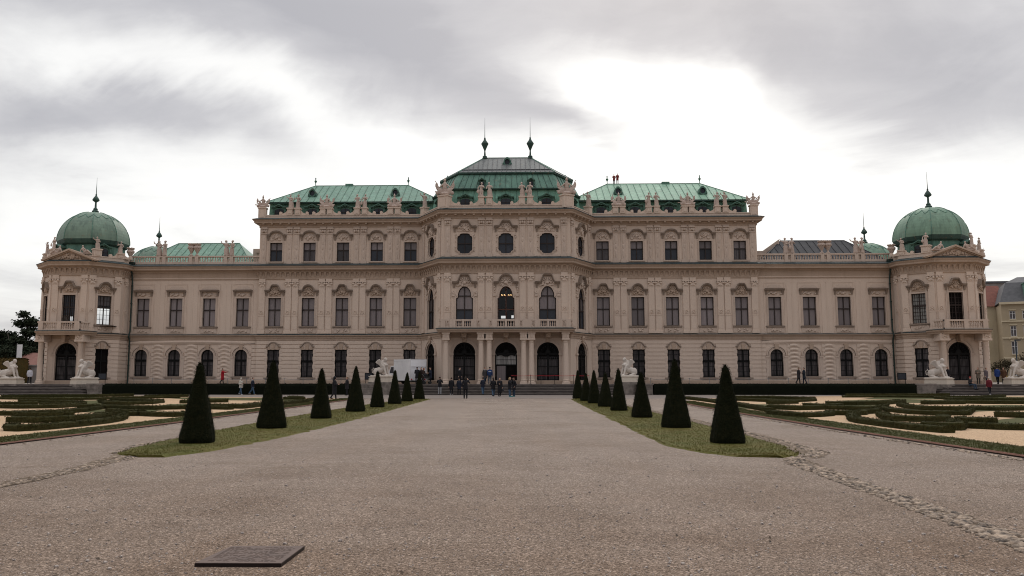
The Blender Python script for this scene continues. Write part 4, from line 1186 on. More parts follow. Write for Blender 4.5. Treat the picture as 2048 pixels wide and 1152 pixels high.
dv = Vector((sin(SUN_AZ) * cos(SUN_EL), cos(SUN_AZ) * cos(SUN_EL), sin(SUN_EL)))
so.rotation_euler = (-dv).to_track_quat('-Z', 'Y').to_euler(); so.location = (0, 0, 60)

W_ = bpy.data.worlds.new('World'); S.world = W_; W_.use_nodes = True
t = NT(W_.node_tree); t.n.clear()
out = t.node('ShaderNodeOutputWorld')
sky = t.node('ShaderNodeTexSky'); sky.sky_type = 'NISHITA'; sky.sun_disc = False
sky.sun_elevation = SUN_EL; sky.sun_rotation = SUN_AZ; sky.air_density = 1.; sky.dust_density = 2.
bg1 = t.node('ShaderNodeBackground'); t.l.new(sky.outputs[0], bg1.inputs[0]); bg1.inputs[1].default_value = .10
tc = t.node('ShaderNodeTexCoord'); D = tc.outputs['Generated']
sx = t.node('ShaderNodeSeparateXYZ'); t.l.new(D, sx.inputs[0]); dx, dy, dz = sx.outputs
# cloud deck coordinates: the ray's hit on a high flat layer
den = t.math('ADD', t.math('MAXIMUM', dz, 0.0), .16)
cb = t.node('ShaderNodeCombineXYZ'); t.put(cb.inputs[0], t.math('DIVIDE', dx, den)); t.put(cb.inputs[1], t.math('DIVIDE', dy, den))
CV = cb.outputs[0]
n1 = t.noise(t.mapping(CV, (.75, .95, 1), (0, 0, radians(24)), (3.1, 1.7, 0)), 1.15, 7, .56, .9)
n2 = t.noise(t.mapping(CV, (.55, 1.5, 1), (0, 0, radians(-20)), (7.3, 2.2, 0)), 2.6, 6, .6, .5)
n3 = t.noise(D, 3.2, 5, .55, .4)
# azimuth / elevation tangents, warped a little so that the cloud banks get torn edges
dyc = t.math('MAXIMUM', dy, .08)
wu = t.math('MULTIPLY', t.math('SUBTRACT', n3, .5), .42); wv = t.math('MULTIPLY', t.math('SUBTRACT', n1, .5), .24)
u = t.math('ADD', t.math('DIVIDE', dx, dyc), wu); v = t.math('ADD', t.math('DIVIDE', dz, dyc), wv)
def lobe(px, py, ax, ay, rot, amp):
    """a bank of cloud centred on one direction (angles given through the tangents)"""
    cu, cv = (px - 1031) / 1650, (760 - py) / 1650 * 1.0
    a = t.math('SUBTRACT', u, cu); b = t.math('SUBTRACT', v, cv)
    c, s_ = cos(rot), sin(rot)
    p = t.math('DIVIDE', t.math('ADD', t.math('MULTIPLY', a, c), t.math('MULTIPLY', b, s_)), ax / 1650)
    q = t.math('DIVIDE', t.math('SUBTRACT', t.math('MULTIPLY', b, c), t.math('MULTIPLY', a, s_)), ay / 1650)
    e = t.math('EXPONENT', t.math('MULTIPLY', t.math('ADD', t.math('MULTIPLY', p, p), t.math('MULTIPLY', q, q)), -1.))
    return t.math('MULTIPLY', e, amp)
n4 = t.noise(t.mapping(D, (1, 1, 2.2)), 6.5, 9, .6, .6)
val = t.math('ADD', .575, t.math('MULTIPLY', t.math('SUBTRACT', n1, .5), .42))
val = t.math('ADD', val, t.math('MULTIPLY', t.math('SUBTRACT', n4, .5), .30))
val = t.math('ADD', val, t.math('MULTIPLY', t.math('SUBTRACT', n2, .5), .22))
for L_ in LOBES: val = t.math('ADD', val, lobe(*L_))
# overcast dome behind the viewer is even and bright
back = t.math('MULTIPLY', t.math('MAXIMUM', t.math('MULTIPLY', dy, -1.), 0.), BACK)
val = t.math('ADD', val, back)
val = t.math('MINIMUM', t.math('MAXIMUM', val, .3), 1.35)
colr = t.ramp(val, [(.34, (.47, .465, .49)), (.50, (.60, .59, .605)), (.63, (.80, .79, .785)), (.80, (1.02, 1.01, .985)), (.95, (1.14, 1.12, 1.08))])
bg2 = t.node('ShaderNodeBackground'); t.l.new(colr, bg2.inputs[0]); zen = t.math('MULTIPLY', t.math('MAXIMUM', t.math('SUBTRACT', dz, .42), 0.), ZEN)
t.put(bg2.inputs[1], t.math('MULTIPLY', t.math('ADD', zen, 1.), SKYS))
mx = t.node('ShaderNodeMixShader'); mx.inputs[0].default_value = .9
t.l.new(bg1.outputs[0], mx.inputs[1]); t.l.new(bg2.outputs[0], mx.inputs[2]); t.l.new(mx.outputs[0], out.inputs[0])

# ------------------------------------------------------------------ ground
def resample(L, step, closed=False):
    P = [Vector(p) for p in L]; 
    if closed: P.append(P[0])
    out = []
    for a, b in zip(P, P[1:]):
        n = max(1, int((b - a).length / step))
        out += [a.lerp(b, i / n) for i in range(n)]
    if not closed: out.append(P[-1])
    return out
def sheet(name, poly, z, mat, kind='structure', parent=None):
    if mat == 'soil':
        poly = [(p.x + .06 * noise.noise(Vector((p.x * 2.2, p.y * 2.2, z * 99))) + .05 * noise.noise(Vector((p.x * 7, p.y * 7, 4))), p.y + .08 * noise.noise(Vector((p.x * 2.2, p.y * 2.2, 7)))) for p in resample(poly, .15, True)]
    mb = MB(); mb.face([(x, y, z) for x, y in poly]); o = mb.build(name, M[mat], parent)
    if kind: o['kind'] = kind
    return o
g = MB()
g.face([(-900, -300, 0), (900, -300, 0), (900, 1500, 0), (-900, 1500, 0)])
g.build('gravel_ground', M['gravel'])['kind'] = 'structure'
def side(pts): return pts
redL = [(-10.75, 5.), (-10.80, 17.8), (-10.72, 23.2), (-10.68, 28.4), (-10.78, 32.6), (-10.9, 42.2), (-11.3, 59.7), (-11.4, 66.2)]
redR = [(10.78, 5.), (10.76, 16.4), (10.68, 19.6), (10.64, 25.5), (10.85, 36.6), (11.3, 48), (11.9, 58)]
farL = [(-14.6, 67.), (-25, 71.5), (-33, 77.), (-44, 79.5), (-75, 79.5)]
farR = [(14.5, 66), (19.7, 68.), (29., 76.), (46., 79.5), (75, 79.5)]
def off(line, d): return [(x + d, y) for x, y in line]
for s, red, far in ((-1, redL, farL), (1, redR, farR)):
    e = (s * 75, 5.)
    sheet('sand_bed', off(red, s * 1.25) + far + [e], .010, 'sand')
    sheet('lawn', off(red, s * .0) + off(red, s * 1.42)[::-1], .022, 'grassdk')
    sheet('brick_edging', off(red, -s * .16) + off(red, s * .12)[::-1], .016 + .012, 'brick')
# grass panels inside the parterre
LAWNS = [[(12.3, 43), (14.5, 41), (18, 44), (17, 50), (13.6, 52)], [(17.5, 44), (21, 45.5), (22.5, 49), (19, 50), (17, 47)], [(15.6, 27.8), (17, 29.6), (21, 33.4), (26, 33.4), (26, 30), (19, 29)],
    [(24, 54), (30, 54), (36, 60), (30, 64), (24, 60)], [(14.5, 58), (20, 60), (25, 68), (16, 65)], [(22, 39), (28, 43), (34, 44), (30, 50), (25, 47)], [(27, 64), (36, 64), (45, 72), (34, 75)],
    [(-13.6, 44), (-19, 45), (-20, 50), (-14, 52)], [(-20, 33), (-24, 36), (-29, 36), (-29, 30), (-23, 29)], [(-22, 49), (-28, 50), (-33, 58), (-26, 60)], [(-16, 36), (-20, 38), (-19.5, 42), (-16, 40)],
    [(-14, 58), (-22, 60), (-30, 70), (-16, 66)], [(-33, 62), (-42, 62), (-48, 74), (-36, 75)], [(-30, 41), (-36, 42), (-40, 50), (-32, 50)], [(36, 50), (44, 51), (48, 60), (40, 60)]]
for i, P in enumerate(LAWNS): sheet('lawn', P, .017, 'grassdk')
sheet('garden_path', [(-75, 80.2), (-44, 80.2), (-33, 77.8), (-25, 72.3), (-14.6, 67.6), (-12, 66.8), (12, 66.8), (19.7, 68.8), (29, 76.8), (46, 80.2), (75, 80.2), (75, 83.6), (-75, 83.6)], .006, 'pave')
# turf strips carrying the clipped cones
gL = [(-5.6, 63.), (-5.25, 45), (-5.1, 37.2), (-5.02, 28.6), (-5.04, 23.2), (-5.19, 19.3), (-5.44, 16.9), (-5.83, 15.9), (-6.35, 15.85), (-6.8, 16.4), (-7.1, 17.6), (-7.25, 19.1), (-7.5, 23.3), (-7.75, 28.5), (-7.8, 33.1), (-7.8, 41.5), (-7.6, 51), (-6.9, 66)]
gR = [(5.32, 63.3), (4.95, 47.5), (4.75, 36), (4.58, 27.6), (4.42, 19.2), (4.76, 17.2), (5.33, 16.3), (6.04, 16.1), (6.5, 16.6), (6.8, 18.5), (6.95, 21.5), (6.95, 25.6), (7.05, 29.2), (7.1, 38.1), (7.05, 48.5), (6.55, 66.7)]
R = random.Random(5)
def inside(P, x, y):
    c = False; n = len(P)
    for i in range(n):
        x1, y1 = P[i]; x2, y2 = P[(i + 1) % n]
        if (y1 > y) != (y2 > y) and x < (x2 - x1) * (y - y1) / (y2 - y1) + x1: c = not c
    return c
def blades(name, P, n, h, mat, z=.03, dens=lambda y: 1):
    mb = MB(); xs = [p[0] for p in P]; ys = [p[1] for p in P]; k = 0
    while k < n:
        y = min(ys) + (max(ys) - min(ys)) * R.random() ** 1.9; x = R.uniform(min(xs) - .1, max(xs) + .1)
        if not inside(P, x + R.gauss(0, .07), y + R.gauss(0, .1)): continue
        k += 1; a = R.uniform(0, pi); q = h * R.uniform(.4, 1.2) * (1 + (y - 16) * .01); w = .009 + .0006 * (y - 10)
        lx, ly = R.gauss(0, .4) * q, R.gauss(0, .4) * q
        mb.face([(x - w * cos(a), y - w * sin(a), z - .02), (x + w * cos(a), y + w * sin(a), z - .02), (x + lx, y + ly, z + q)])
    o = mb.build(name, M[mat]); o['kind'] = 'stuff'; return o
for s, P in ((-1, gL), (1, gR)):
    Q = resample(P, .25, True); Q = [(p.x + noise.noise(Vector((p.x * 2, p.y * 2, 3))) * .16, p.y + noise.noise(Vector((p.x * 2, p.y * 2, 9))) * .2) for p in Q]
    cx = sum(p[0] for p in Q) / len(Q)
    mb = MB()
    mb.face([(x, y, .045) for x, y in Q])
    for (x, y), (x2, y2) in zip(Q, Q[1:] + Q[:1]): mb.face([(x, y, .045), (x2, y2, .045), (x2 + (.1 if x2 > cx else -.1), y2, -.01), (x + (.1 if x > cx else -.1), y, -.01)])
    o = mb.build('lawn', M['grass']); o['kind'] = 'structure'
    blades('grass', P, 24000, .012, 'grass', .05)
    sheet('soil', [(x + (-.0 if s > 0 else .0), y) for x, y in ((s * 6.6, 15.9), (s * 6.9, 16.2), (s * 7.3, 17.2), (s * 7.65, 22), (s * 7.75, 30), (s * 7.6, 45), (s * 7.3, 62), (s * 7.0, 62), (s * 7.0, 30), (s * 6.9, 20))], .008, 'soil')
blades('grass', off(redL, -.15)[1:] + off(redL, -1.42)[1:][::-1], 16000, .018, 'grassdk', .03)
blades('grass', off(redR, .15)[1:] + off(redR, 1.42)[1:][::-1], 16000, .018, 'grassdk', .03)

def stones(name, line, width, n, r, seed, pw=1.6):
    q = random.Random(seed); L = resample(line, .2); mb = MB(); m = len(L)
    for i in range(n):
        t_ = q.random() ** pw; k = min(m - 2, int(t_ * (m - 1))); p = L[k].lerp(L[k + 1], q.random()); d = (L[k + 1] - L[k]).normalized(); nn = Vector((-d.y, d.x))
        o_ = q.uniform(-1, 1); p = p + nn * (o_ * width * .5)
        a = r * q.uniform(.5, 1.25) * (1 - .35 * abs(o_) ** 3)
        mb.ell((p.x, p.y, a * .04), (a, a * q.uniform(.55, .9), a * q.uniform(.42, .66)), 7, 5, Matrix.Rotation(q.uniform(0, 6.3), 3, 'Z') @ Matrix.Rotation(q.gauss(0, .2), 3, 'X'))
    o = mb.build(name, M['stone'], None, 3.2); o['kind'] = 'stuff'; return o
stones('cobbles', [(5.5, 6.6), (5.6, 8.5), (5.78, 11), (5.9, 13.2), (5.98, 15.0), (6.35, 16.2)], .42, 1150, .048, 1, 1.15)
stones('cobbles', [(6.6, 16.3), (7.2, 17.2), (7.35, 20), (7.5, 25), (7.6, 35), (7.5, 50)], .36, 1100, .045, 2, 2)
stones('cobbles', [(-6.2, 9.5), (-6.2, 13), (-6.3, 15.6), (-6.6, 16.3)], .30, 260, .04, 3, .8)
stones('cobbles', [(-7.0, 16.6), (-7.5, 18.5), (-7.7, 24), (-8.0, 35), (-8.0, 50)], .26, 700, .045, 4, 2)
stones('cobbles', off(redR, -.45), .30, 1300, .048, 5, 1.5)
stones('cobbles', off(redL, .42), .24, 480, .042, 6, 1.5)
sheet('soil', [(5.30, 6.3), (5.72, 6.3), (6.12, 13), (6.45, 16.4), (6.18, 16.4), (5.72, 13)], .007, 'soil')
sheet('soil', [(-6.0, 9), (-6.35, 9), (-6.45, 14), (-6.9, 16.4), (-6.4, 16.4), (-6.05, 14)], .007, 'soil')
pb = MB(); M['leaf'] = simple('dry_leaf', (.06, .04, .025), (.025, .018, .013), 20, .9)
for i in range(15000):
    y = 5.2 + 13 * R.random() ** 1.7; x = 1 + (y * .66 + .5) * R.uniform(-1, 1)
    if -1.6 < x < -.8 and 6.6 < y < 7.5: continue
    a = .0058 * R.uniform(.55, 1.35) * (1 + .6 * (R.random() ** 12) * 4)
    pb.ell((x, y, a * .3), (a, a * .75, a * .6), 5, 3, Matrix.Rotation(R.uniform(0, 6.3), 3, 'Z'))
db = MB()
for i in range(420):    # fallen leaves and dark grit
    y = 5.4 + 26 * R.random() ** 1.5; x = 1 + (y * .62 + .5) * R.uniform(-1, 1)
    if -1.6 < x < -.8 and 6.5 < y < 7.6: continue
    if not (-5. < x < 4.3 or y < 15): continue
    a = R.uniform(.010, .026); r_ = R.uniform(0, 6.3); u_ = Vector((cos(r_), sin(r_), R.uniform(-.2, .4))) * a; v_ = Vector((-sin(r_), cos(r_), R.uniform(-.2, .4))) * a * .55; c_ = Vector((x, y, .012))
    db.face([c_ - u_, c_ + v_, c_ + u_ * 1.1, c_ - v_])
db.build('fallen_leaves', M['leaf'])['kind'] = 'stuff'
pb.build('loose_pebbles', M['pebble'], None, 3.2)['kind'] = 'stuff'

# ------------------------------------------------------------------ terrace and steps
M['stepnose'] = simple('lit_step_nosing', (.20, .172, .155), (.12, .10, .09), 1.6, .85, 12, .3, stretch=(1, 1, 5))  # paler copy of the step stone; light on the tread edges painted in
tm = MB(); tm.box(-140, 140, 84.4, 190, -.5, TZ); tm.build('terrace', M['pave'])['kind'] = 'structure'
def steps(name, label, x0, x1, yb, yt, n, splay=0):
    mb = MB()
    for i in range(n):
        f = i / n; y = yb + (yt - yb) * f
        a = x0 + splay * f if splay else x0; b = x1 - splay * f if splay else x1
        z = (i + 1) * (TZ + .003) / n
        mb.mi = 0; mb.box(a, b, y, yt + .02, z - .055, z - .003 * (n - 1 - i) / n); mb.mi = 1; mb.box(a + .05, b - .05, y + .06, yt + .01, z - TZ / n - .02, z - .055)
    o = mb.build(name, [M['stepnose'], M['step']]); return tag(o, label, 'steps')
steps('stone_steps', 'broad flight of grey stone steps in front of the columned main entrance', -11.4, 11.4, 82.2, 84.45, 7)
steps('stone_steps', 'grey stone steps in front of the left domed pavilion', -53.6, -42.2, 82.2, 84.45, 7, 2.2)
steps('stone_steps', 'grey stone steps in front of the right domed pavilion', 42.2, 53.6, 82.2, 84.45, 7, 2.2)
for x0, x1, lb in ((-14.6, -13.1, 'low stone end wall left of the central steps'), (13.1, 14.6, 'low stone end wall right of the central steps'), (-42.2, -40.5, 'low stone end wall beside the left pavilion steps'), (40.3, 42.2, 'low stone end wall beside the right pavilion steps')):
    mb = MB(); mb.box(x0, x1, 82.7, 84.6, -.1, .98); mb.box(x0 - .08, x1 + .08, 82.62, 84.65, .98, 1.12)
    for i in range(4): mb.box(x0 + .1, x1 - .1, 82.66, 82.72, .08 + i * .23, .26 + i * .23)
    tag(mb.build('end_wall', M['stepwall']), lb, 'wall')

# ------------------------------------------------------------------ clipped plants
def leafshell(mb, pts_normals, n, size, q):
    m = len(pts_normals)
    for i in range(n):
        p, nr = pts_normals[q.randrange(m)]
        p = p + Vector((q.gauss(0, .02), q.gauss(0, .02), q.gauss(0, .02)))
        a = (nr + Vector((q.gauss(0, .7), q.gauss(0, .7), q.gauss(0, .7)))).normalized()
        b = a.orthogonal().normalized(); c = a.cross(b); r = size * q.uniform(.5, 1.3)
        mb.face([p - b * r * .35, p + a * r * .2 + c * r * .3, p + b * r * .9, p + a * r * .25 - c * r * .3])
def hedge(name, label, cat, line, w, h, mat, group=None, z0=0, seed=1, leaf=60, step=.16, lsz=.045):
    q = random.Random(seed); P = resample(line, step); mb = MB(); rings = []; pn = []
    prof = [(-1, 0), (-1.0, .35), (-.98, .78), (-.86, .96), (-.45, 1.0), (0, 1.01), (.45, 1.0), (.86, .96), (.98, .78), (1.0, .35), (1, 0)]
    m = len(P)
    for i, p in enumerate(P):
        d = (P[min(i + 1, m - 1)] - P[max(i - 1, 0)]).normalized(); nn = Vector((-d.y, d.x)); ring = []
        for a, b in prof:
            c = Vector((p.x + nn.x * a * w / 2, p.y + nn.y * a * w / 2, z0 + b * h))
            if b > 0: c += Vector((nn.x * a, nn.y * a, .5)) * (noise.noise(c * 4.5) * .035 + noise.noise(c * 14) * .02)
            ring.append(c)
            if b > .1: pn.append((c, Vector((nn.x * a, nn.y * a, max(0, (b - .7) * 3))).normalized()))
        rings.append(ring)
    mb.loft(rings, True, True, False)
    Ln = sum((a - b).length for a, b in zip(P, P[1:]))
    if leaf: leafshell(mb, [(a.lerp(c, .5), n_) for (a, n_), (c, n2_) in zip(pn, pn[1:])] + pn, int(Ln * leaf), lsz, q)
    return tag(mb.build(name, M[mat]), label, cat, group)
HL = [
 ('long sweeping box hedge at the front of the right parterre, nearest the lens', [(16.2, 36.9), (14.9, 34.7), (13.8, 32.1), (13.0, 29.9), (12.75, 28.6), (12.7, 26.5), (12.75, 24.8), (12.9, 23.9), (13.0, 23.5)]),
 ('hooked box hedge curled behind the front right hedge', [(15.8, 34.2), (14.9, 31.7), (14.7, 30.3), (15.3, 29.6), (16.3, 30.2), (16.8, 31.3)]),
 ('short box stub at the near end of the front right hedge', [(13.2, 25.4), (13.9, 24.8), (14.5, 25.8)]),
 ('box hedge running off the right picture edge nearest the sand', [(15.8, 28.7), (14.9, 26.8), (14.95, 25.7), (15.4, 25.1), (16.2, 24.8), (18.0, 24.8), (20, 25.2)]),
 ('small box curl just behind the hedge at the right picture edge', [(16.5, 29.6), (16.4, 28.7), (17.2, 28.7)]),
 ('isolated box hedge on the grass at the far right picture edge', [(20.2, 33.8), (20.6, 33.0), (22., 32.8), (24.5, 33)]),
 ('wide crescent box hedge in the middle of the right parterre', [(21.3, 46.3), (19.4, 42.7), (18.3, 38.7), (18.1, 36.2), (18.8, 35.3), (19.8, 35.4), (22.2, 39.5)]),
 ('inner box arc nested inside the right crescent hedge', [(22.6, 47.4), (21.4, 43.9), (21.0, 41.4), (22.4, 40.6), (24.0, 42)]),
 ('short straight box bar behind the right crescent hedge', [(25.4, 50.6), (26.6, 50.9), (28.3, 51.6)]),
 ('chunky box block beside the nearest right cone', [(11.95, 36.2), (12.1, 34.2), (12.35, 33.2), (13.0, 33.6), (13.9, 34.6)]),
 ('serpentine box hedge right of the chunky block', [(14.0, 35.4), (14.8, 35.1), (15.6, 35.6), (16.1, 36.6), (16.8, 37.2), (18.2, 40.1), (17.4, 41.6), (16.0, 42)]),
 ('long low box hedge in front of the right middle lawn', [(19.2, 49.3), (20.8, 49.2), (23.0, 50.4), (25.8, 54)]),
 ('straight box hedge behind the sand pocket at right', [(18.2, 55.2), (19.8, 56.0), (21.8, 58.6)]),
 ('short box hedge tip left of the right middle lawn', [(16.4, 51.2), (18.4, 52.1)]),
 ('farthest box hedge below the right pavilion steps', [(31.0, 76.4), (35, 76.5), (41, 78.0)]),
 ('long box hedge second from the back on the right', [(28.4, 70.5), (32.1, 70.6), (35.4, 69.0), (38.4, 68.4), (43.7, 74.0)]),
 ('thick box hedge left of the right sphinx stairs axis', [(34.0, 66.2), (32.6, 60.5), (35.1, 60.0), (39.8, 60.2)]),
 ('long box hedge at right edge before the far lawn', [(28.4, 53.5), (29.6, 51.9), (32.6, 51.5), (37.7, 52)]),
 ('thin box hedge on sand at right with white tags', [(23.0, 41.4), (24.2, 40.4), (26.0, 41.2)]),
 ('box curl at the tip of the right lawn', [(17.0, 46.4), (17.3, 44.5), (18.6, 45.6)]),
 ('low box hedge peeping between the two nearest right cones', [(14.0, 43), (14.6, 40.9), (16.4, 41.9)]),
 ('long box hedge along the right verge behind the cones', [(14.2, 65), (14.0, 56.4), (13.6, 47.8), (13.0, 41.4), (12.7, 38.6)]),
 ('curved box hedge parallel to the right verge hedge', [(16.1, 62.0), (17.2, 58.1), (18.2, 54.6)]),
 ('far box hedge near the right garden path', [(17.5, 66.6), (21.0, 66.4), (22.6, 60.9)]),
 ('long sweeping box hedge at the front of the left parterre', [(-14.0, 24.5), (-13.6, 23.8), (-13.2, 23.6), (-12.95, 24.4), (-12.85, 26.0), (-12.95, 27.9), (-13.3, 29.6), (-13.9, 31.2), (-14.9, 33.4), (-15.9, 34.8)]),
 ('inner box arc behind the front left hedge', [(-16.6, 28.6), (-15.5, 28.3), (-15.0, 29.2), (-14.8, 30.4), (-15.0, 32.2)]),
 ('short box hedge left of the inner left arc', [(-18.8, 32.6), (-17.4, 31.8), (-16.4, 32.4)]),
 ('box hedge crossing at the left picture edge', [(-22.1, 34.2), (-19.8, 33.9), (-18.8, 35.4), (-18.9, 37.8), (-20.2, 42)]),
 ('S shaped box hedge in the left middle ground', [(-26.9, 43), (-24.4, 42.1), (-23.0, 42.8), (-23.2, 45.1), (-23.9, 47.3), (-25.6, 50.1), (-27.5, 50.4)]),
 ('box hedge behind the sand pocket at left', [(-17.0, 36.5), (-15.6, 35.2), (-14.6, 34.3)]),
 ('wavy box hedge left of the nearest left cone', [(-15.0, 33.6), (-14.4, 33.9), (-13.5, 33.2), (-12.6, 32.9), (-12.4, 34.4)]),
 ('oval box loop in the left parterre', [(-26.1, 53.7), (-23.6, 49.6), (-21.9, 48.6), (-21.2, 50), (-21.8, 53), (-24.2, 55.6), (-28.1, 59.3)]),
 ('dark box bar at the left picture edge', [(-30.5, 47.2), (-27.6, 46.6), (-26.8, 47.6)]),
 ('short dark box bar right of the left edge bar', [(-25.9, 46.6), (-24.9, 46.0), (-24.6, 48.0)]),
 ('long low box hedge across the left middle ground', [(-21.8, 43), (-20.5, 42.6), (-18.8, 41.4), (-16.9, 40.6), (-15.2, 41.6)]),
 ('farthest box hedge below the left pavilion steps', [(-42, 68.4), (-38.6, 70.2), (-35.6, 70.6), (-34, 75.0)]),
 ('long box hedge second from the back on the left', [(-39.3, 62.6), (-35.2, 61.0), (-31.6, 59.8), (-30.1, 61.2), (-29.3, 64.4), (-26.2, 66.7)]),
 ('box hedge behind the left oval loop', [(-31.5, 53.8), (-28.5, 52.2), (-26.6, 51.4)]),
 ('short box hedge right of the nearest left cone, farther off', [(-19.8, 51.4), (-19.2, 53.4), (-17.9, 54.2)]),
 ('small box hedge just right of the nearest left cone', [(-14.6, 41.6), (-13.1, 40.9)]),
 ('short far box hedge near the left garden path', [(-30.3, 69.5), (-29.0, 71.2), (-27.4, 71.4)]),
 ('bent box hedge between the two nearest left cones', [(-15.0, 43.4), (-13.0, 42.4), (-13.2, 46)]),
 ('long box hedge along the left verge behind the cones', [(-12.9, 47.0), (-12.9, 54), (-13.4, 60), (-14.4, 64)]),
 ('far box hedge by the left path corner', [(-16.2, 61.6), (-15.2, 63), (-17, 66)]),
]
for i, (lb, ln) in enumerate(HL):
    d = min(y for x, y in ln)
    hedge('box_hedge', lb, 'hedge', ln, .40, .185 + .02 * (i % 3), 'box', 'clipped box hedges of the parterre', .01, i, 210 if d < 40 else 90, .16, .05 if d < 40 else .07)
for x0, x1, lb in ((-40.6, -14.7, 'long black green clipped hedge in front of the left palace wing'), (14.7, 40.3, 'long black green clipped hedge in front of the right palace wing')):
    hedge('clipped_hedge', lb, 'hedge', [(x0, 83.2), (x1, 83.2)], 1.3, 1.1, 'yewdk', None, 0, int(x1), 110, .3, .07)

def cone(x, y, h, rz, label, seed):
    q = random.Random(seed); mb = MB(); n = 28; rings = []; pn = []
    W = .405 * (h / 1.9) ** .4
    for k in range(34):
        f = k / 33; z = f * h
        r = W * (1 - f) ** .98 + .052 * f ** .5
        if f < .05: r *= .93 + 1.4 * f
        if f > .975: r *= .72 if k < 33 else .3
        ring = []
        for i in range(n):
            a = 2 * pi * i / n
            sq = 1 / max(abs(cos(a)), abs(sin(a))); sq = min(sq, 1.16) * .95; sq = 1 + (sq - 1) * (1 - .5 * f)
            p = Vector((cos(a) * r * sq, sin(a) * r * sq, z)); c = p + Vector((x, y, 0))
            p += Vector((cos(a), sin(a), 0)) * (noise.noise(c * 3) * .012 + noise.noise(c * 11) * .009)
            ring.append(p); pn.append((p, Vector((cos(a), sin(a), .25)).normalized()))
        rings.append(ring)
    mb.loft(rings)
    leafshell(mb, [(p, n_) for p, n_ in pn for _ in range(1)], 9000 if y < 35 else 2500, .018 if y < 35 else .026, q)
    o = mb.build('topiary_cone', M['yew']); o.location = (x, y, .04); o.rotation_euler = (0, 0, rz)
    tag(o, label, 'topiary', 'clipped yew cones lining the central path')
ORD = ['nearest', 'second', 'third', 'fourth', 'fifth', 'sixth', 'seventh', 'farthest']
for s, ys, hs in ((-1, (19.0, 24.8, 31.1, 37.8, 43.8, 50.1, 55.8, 62.9), (1.8, 1.99, 1.83, 2.04, 1.89, 2.01, 1.91, 2.0)), (1, (19.3, 25.4, 32.2, 39.3, 45, 51.5, 57.4, 64.9), (1.75, 2.03, 1.7, 1.94, 1.82, 2.02, 1.88, 2.17))):
    for i, (y, h) in enumerate(zip(ys, hs)):
        x = (-6.3 if s < 0 else 5.85)
        extra = {0: 'standing closest to the lens', 7: 'standing by the steps'}.get(i, 'counted from the near end')
        cone(x, y, h, (.12, -.55, .1, -.5, .2, -.1, .3, -.3)[i] if s < 0 else (.05, .5, .2, -.2, .6, .1, .3, .2)[i], '%s clipped yew cone of the %s row, %s' % (ORD[i], 'left' if s < 0 else 'right', extra), i + (20 if s > 0 else 0))

# ------------------------------------------------------------------ bronze relief plate in the gravel
pl = thing('relief_plate', 'low dark bronze relief plate lying on the gravel in the foreground', 'plaque', (-1.2, 7.0, 0))
e = MB(); Q = [(-.345, -.335), (.345, -.325), (.355, .365), (-.285, .345)]
Q2 = [(x * .992, y * .992) for x, y in Q]
e.loft([[(x * 1.0, y, -.02) for x, y in Q], [(x, y, .026) for x, y in Q]]); e.build('plate_edge', M['bronzedk'], pl)
f = MB(); f.loft([[(x, y, .0265) for x, y in Q2], [(x, y, .031) for x, y in Q2]])
q = random.Random(4)
for i in range(22):     # raised lines of relief lettering and plan strokes
    y = -.27 + i * .026; x = -.27
    while x < .29:
        w = q.uniform(.012, .05); 
        if q.random() < .8: f.box(x, min(x + w, .3), y, y + .011, .030, .0328)
        x += w + q.uniform(.006, .02)
f.build('relief_face', M['bronze'], pl)

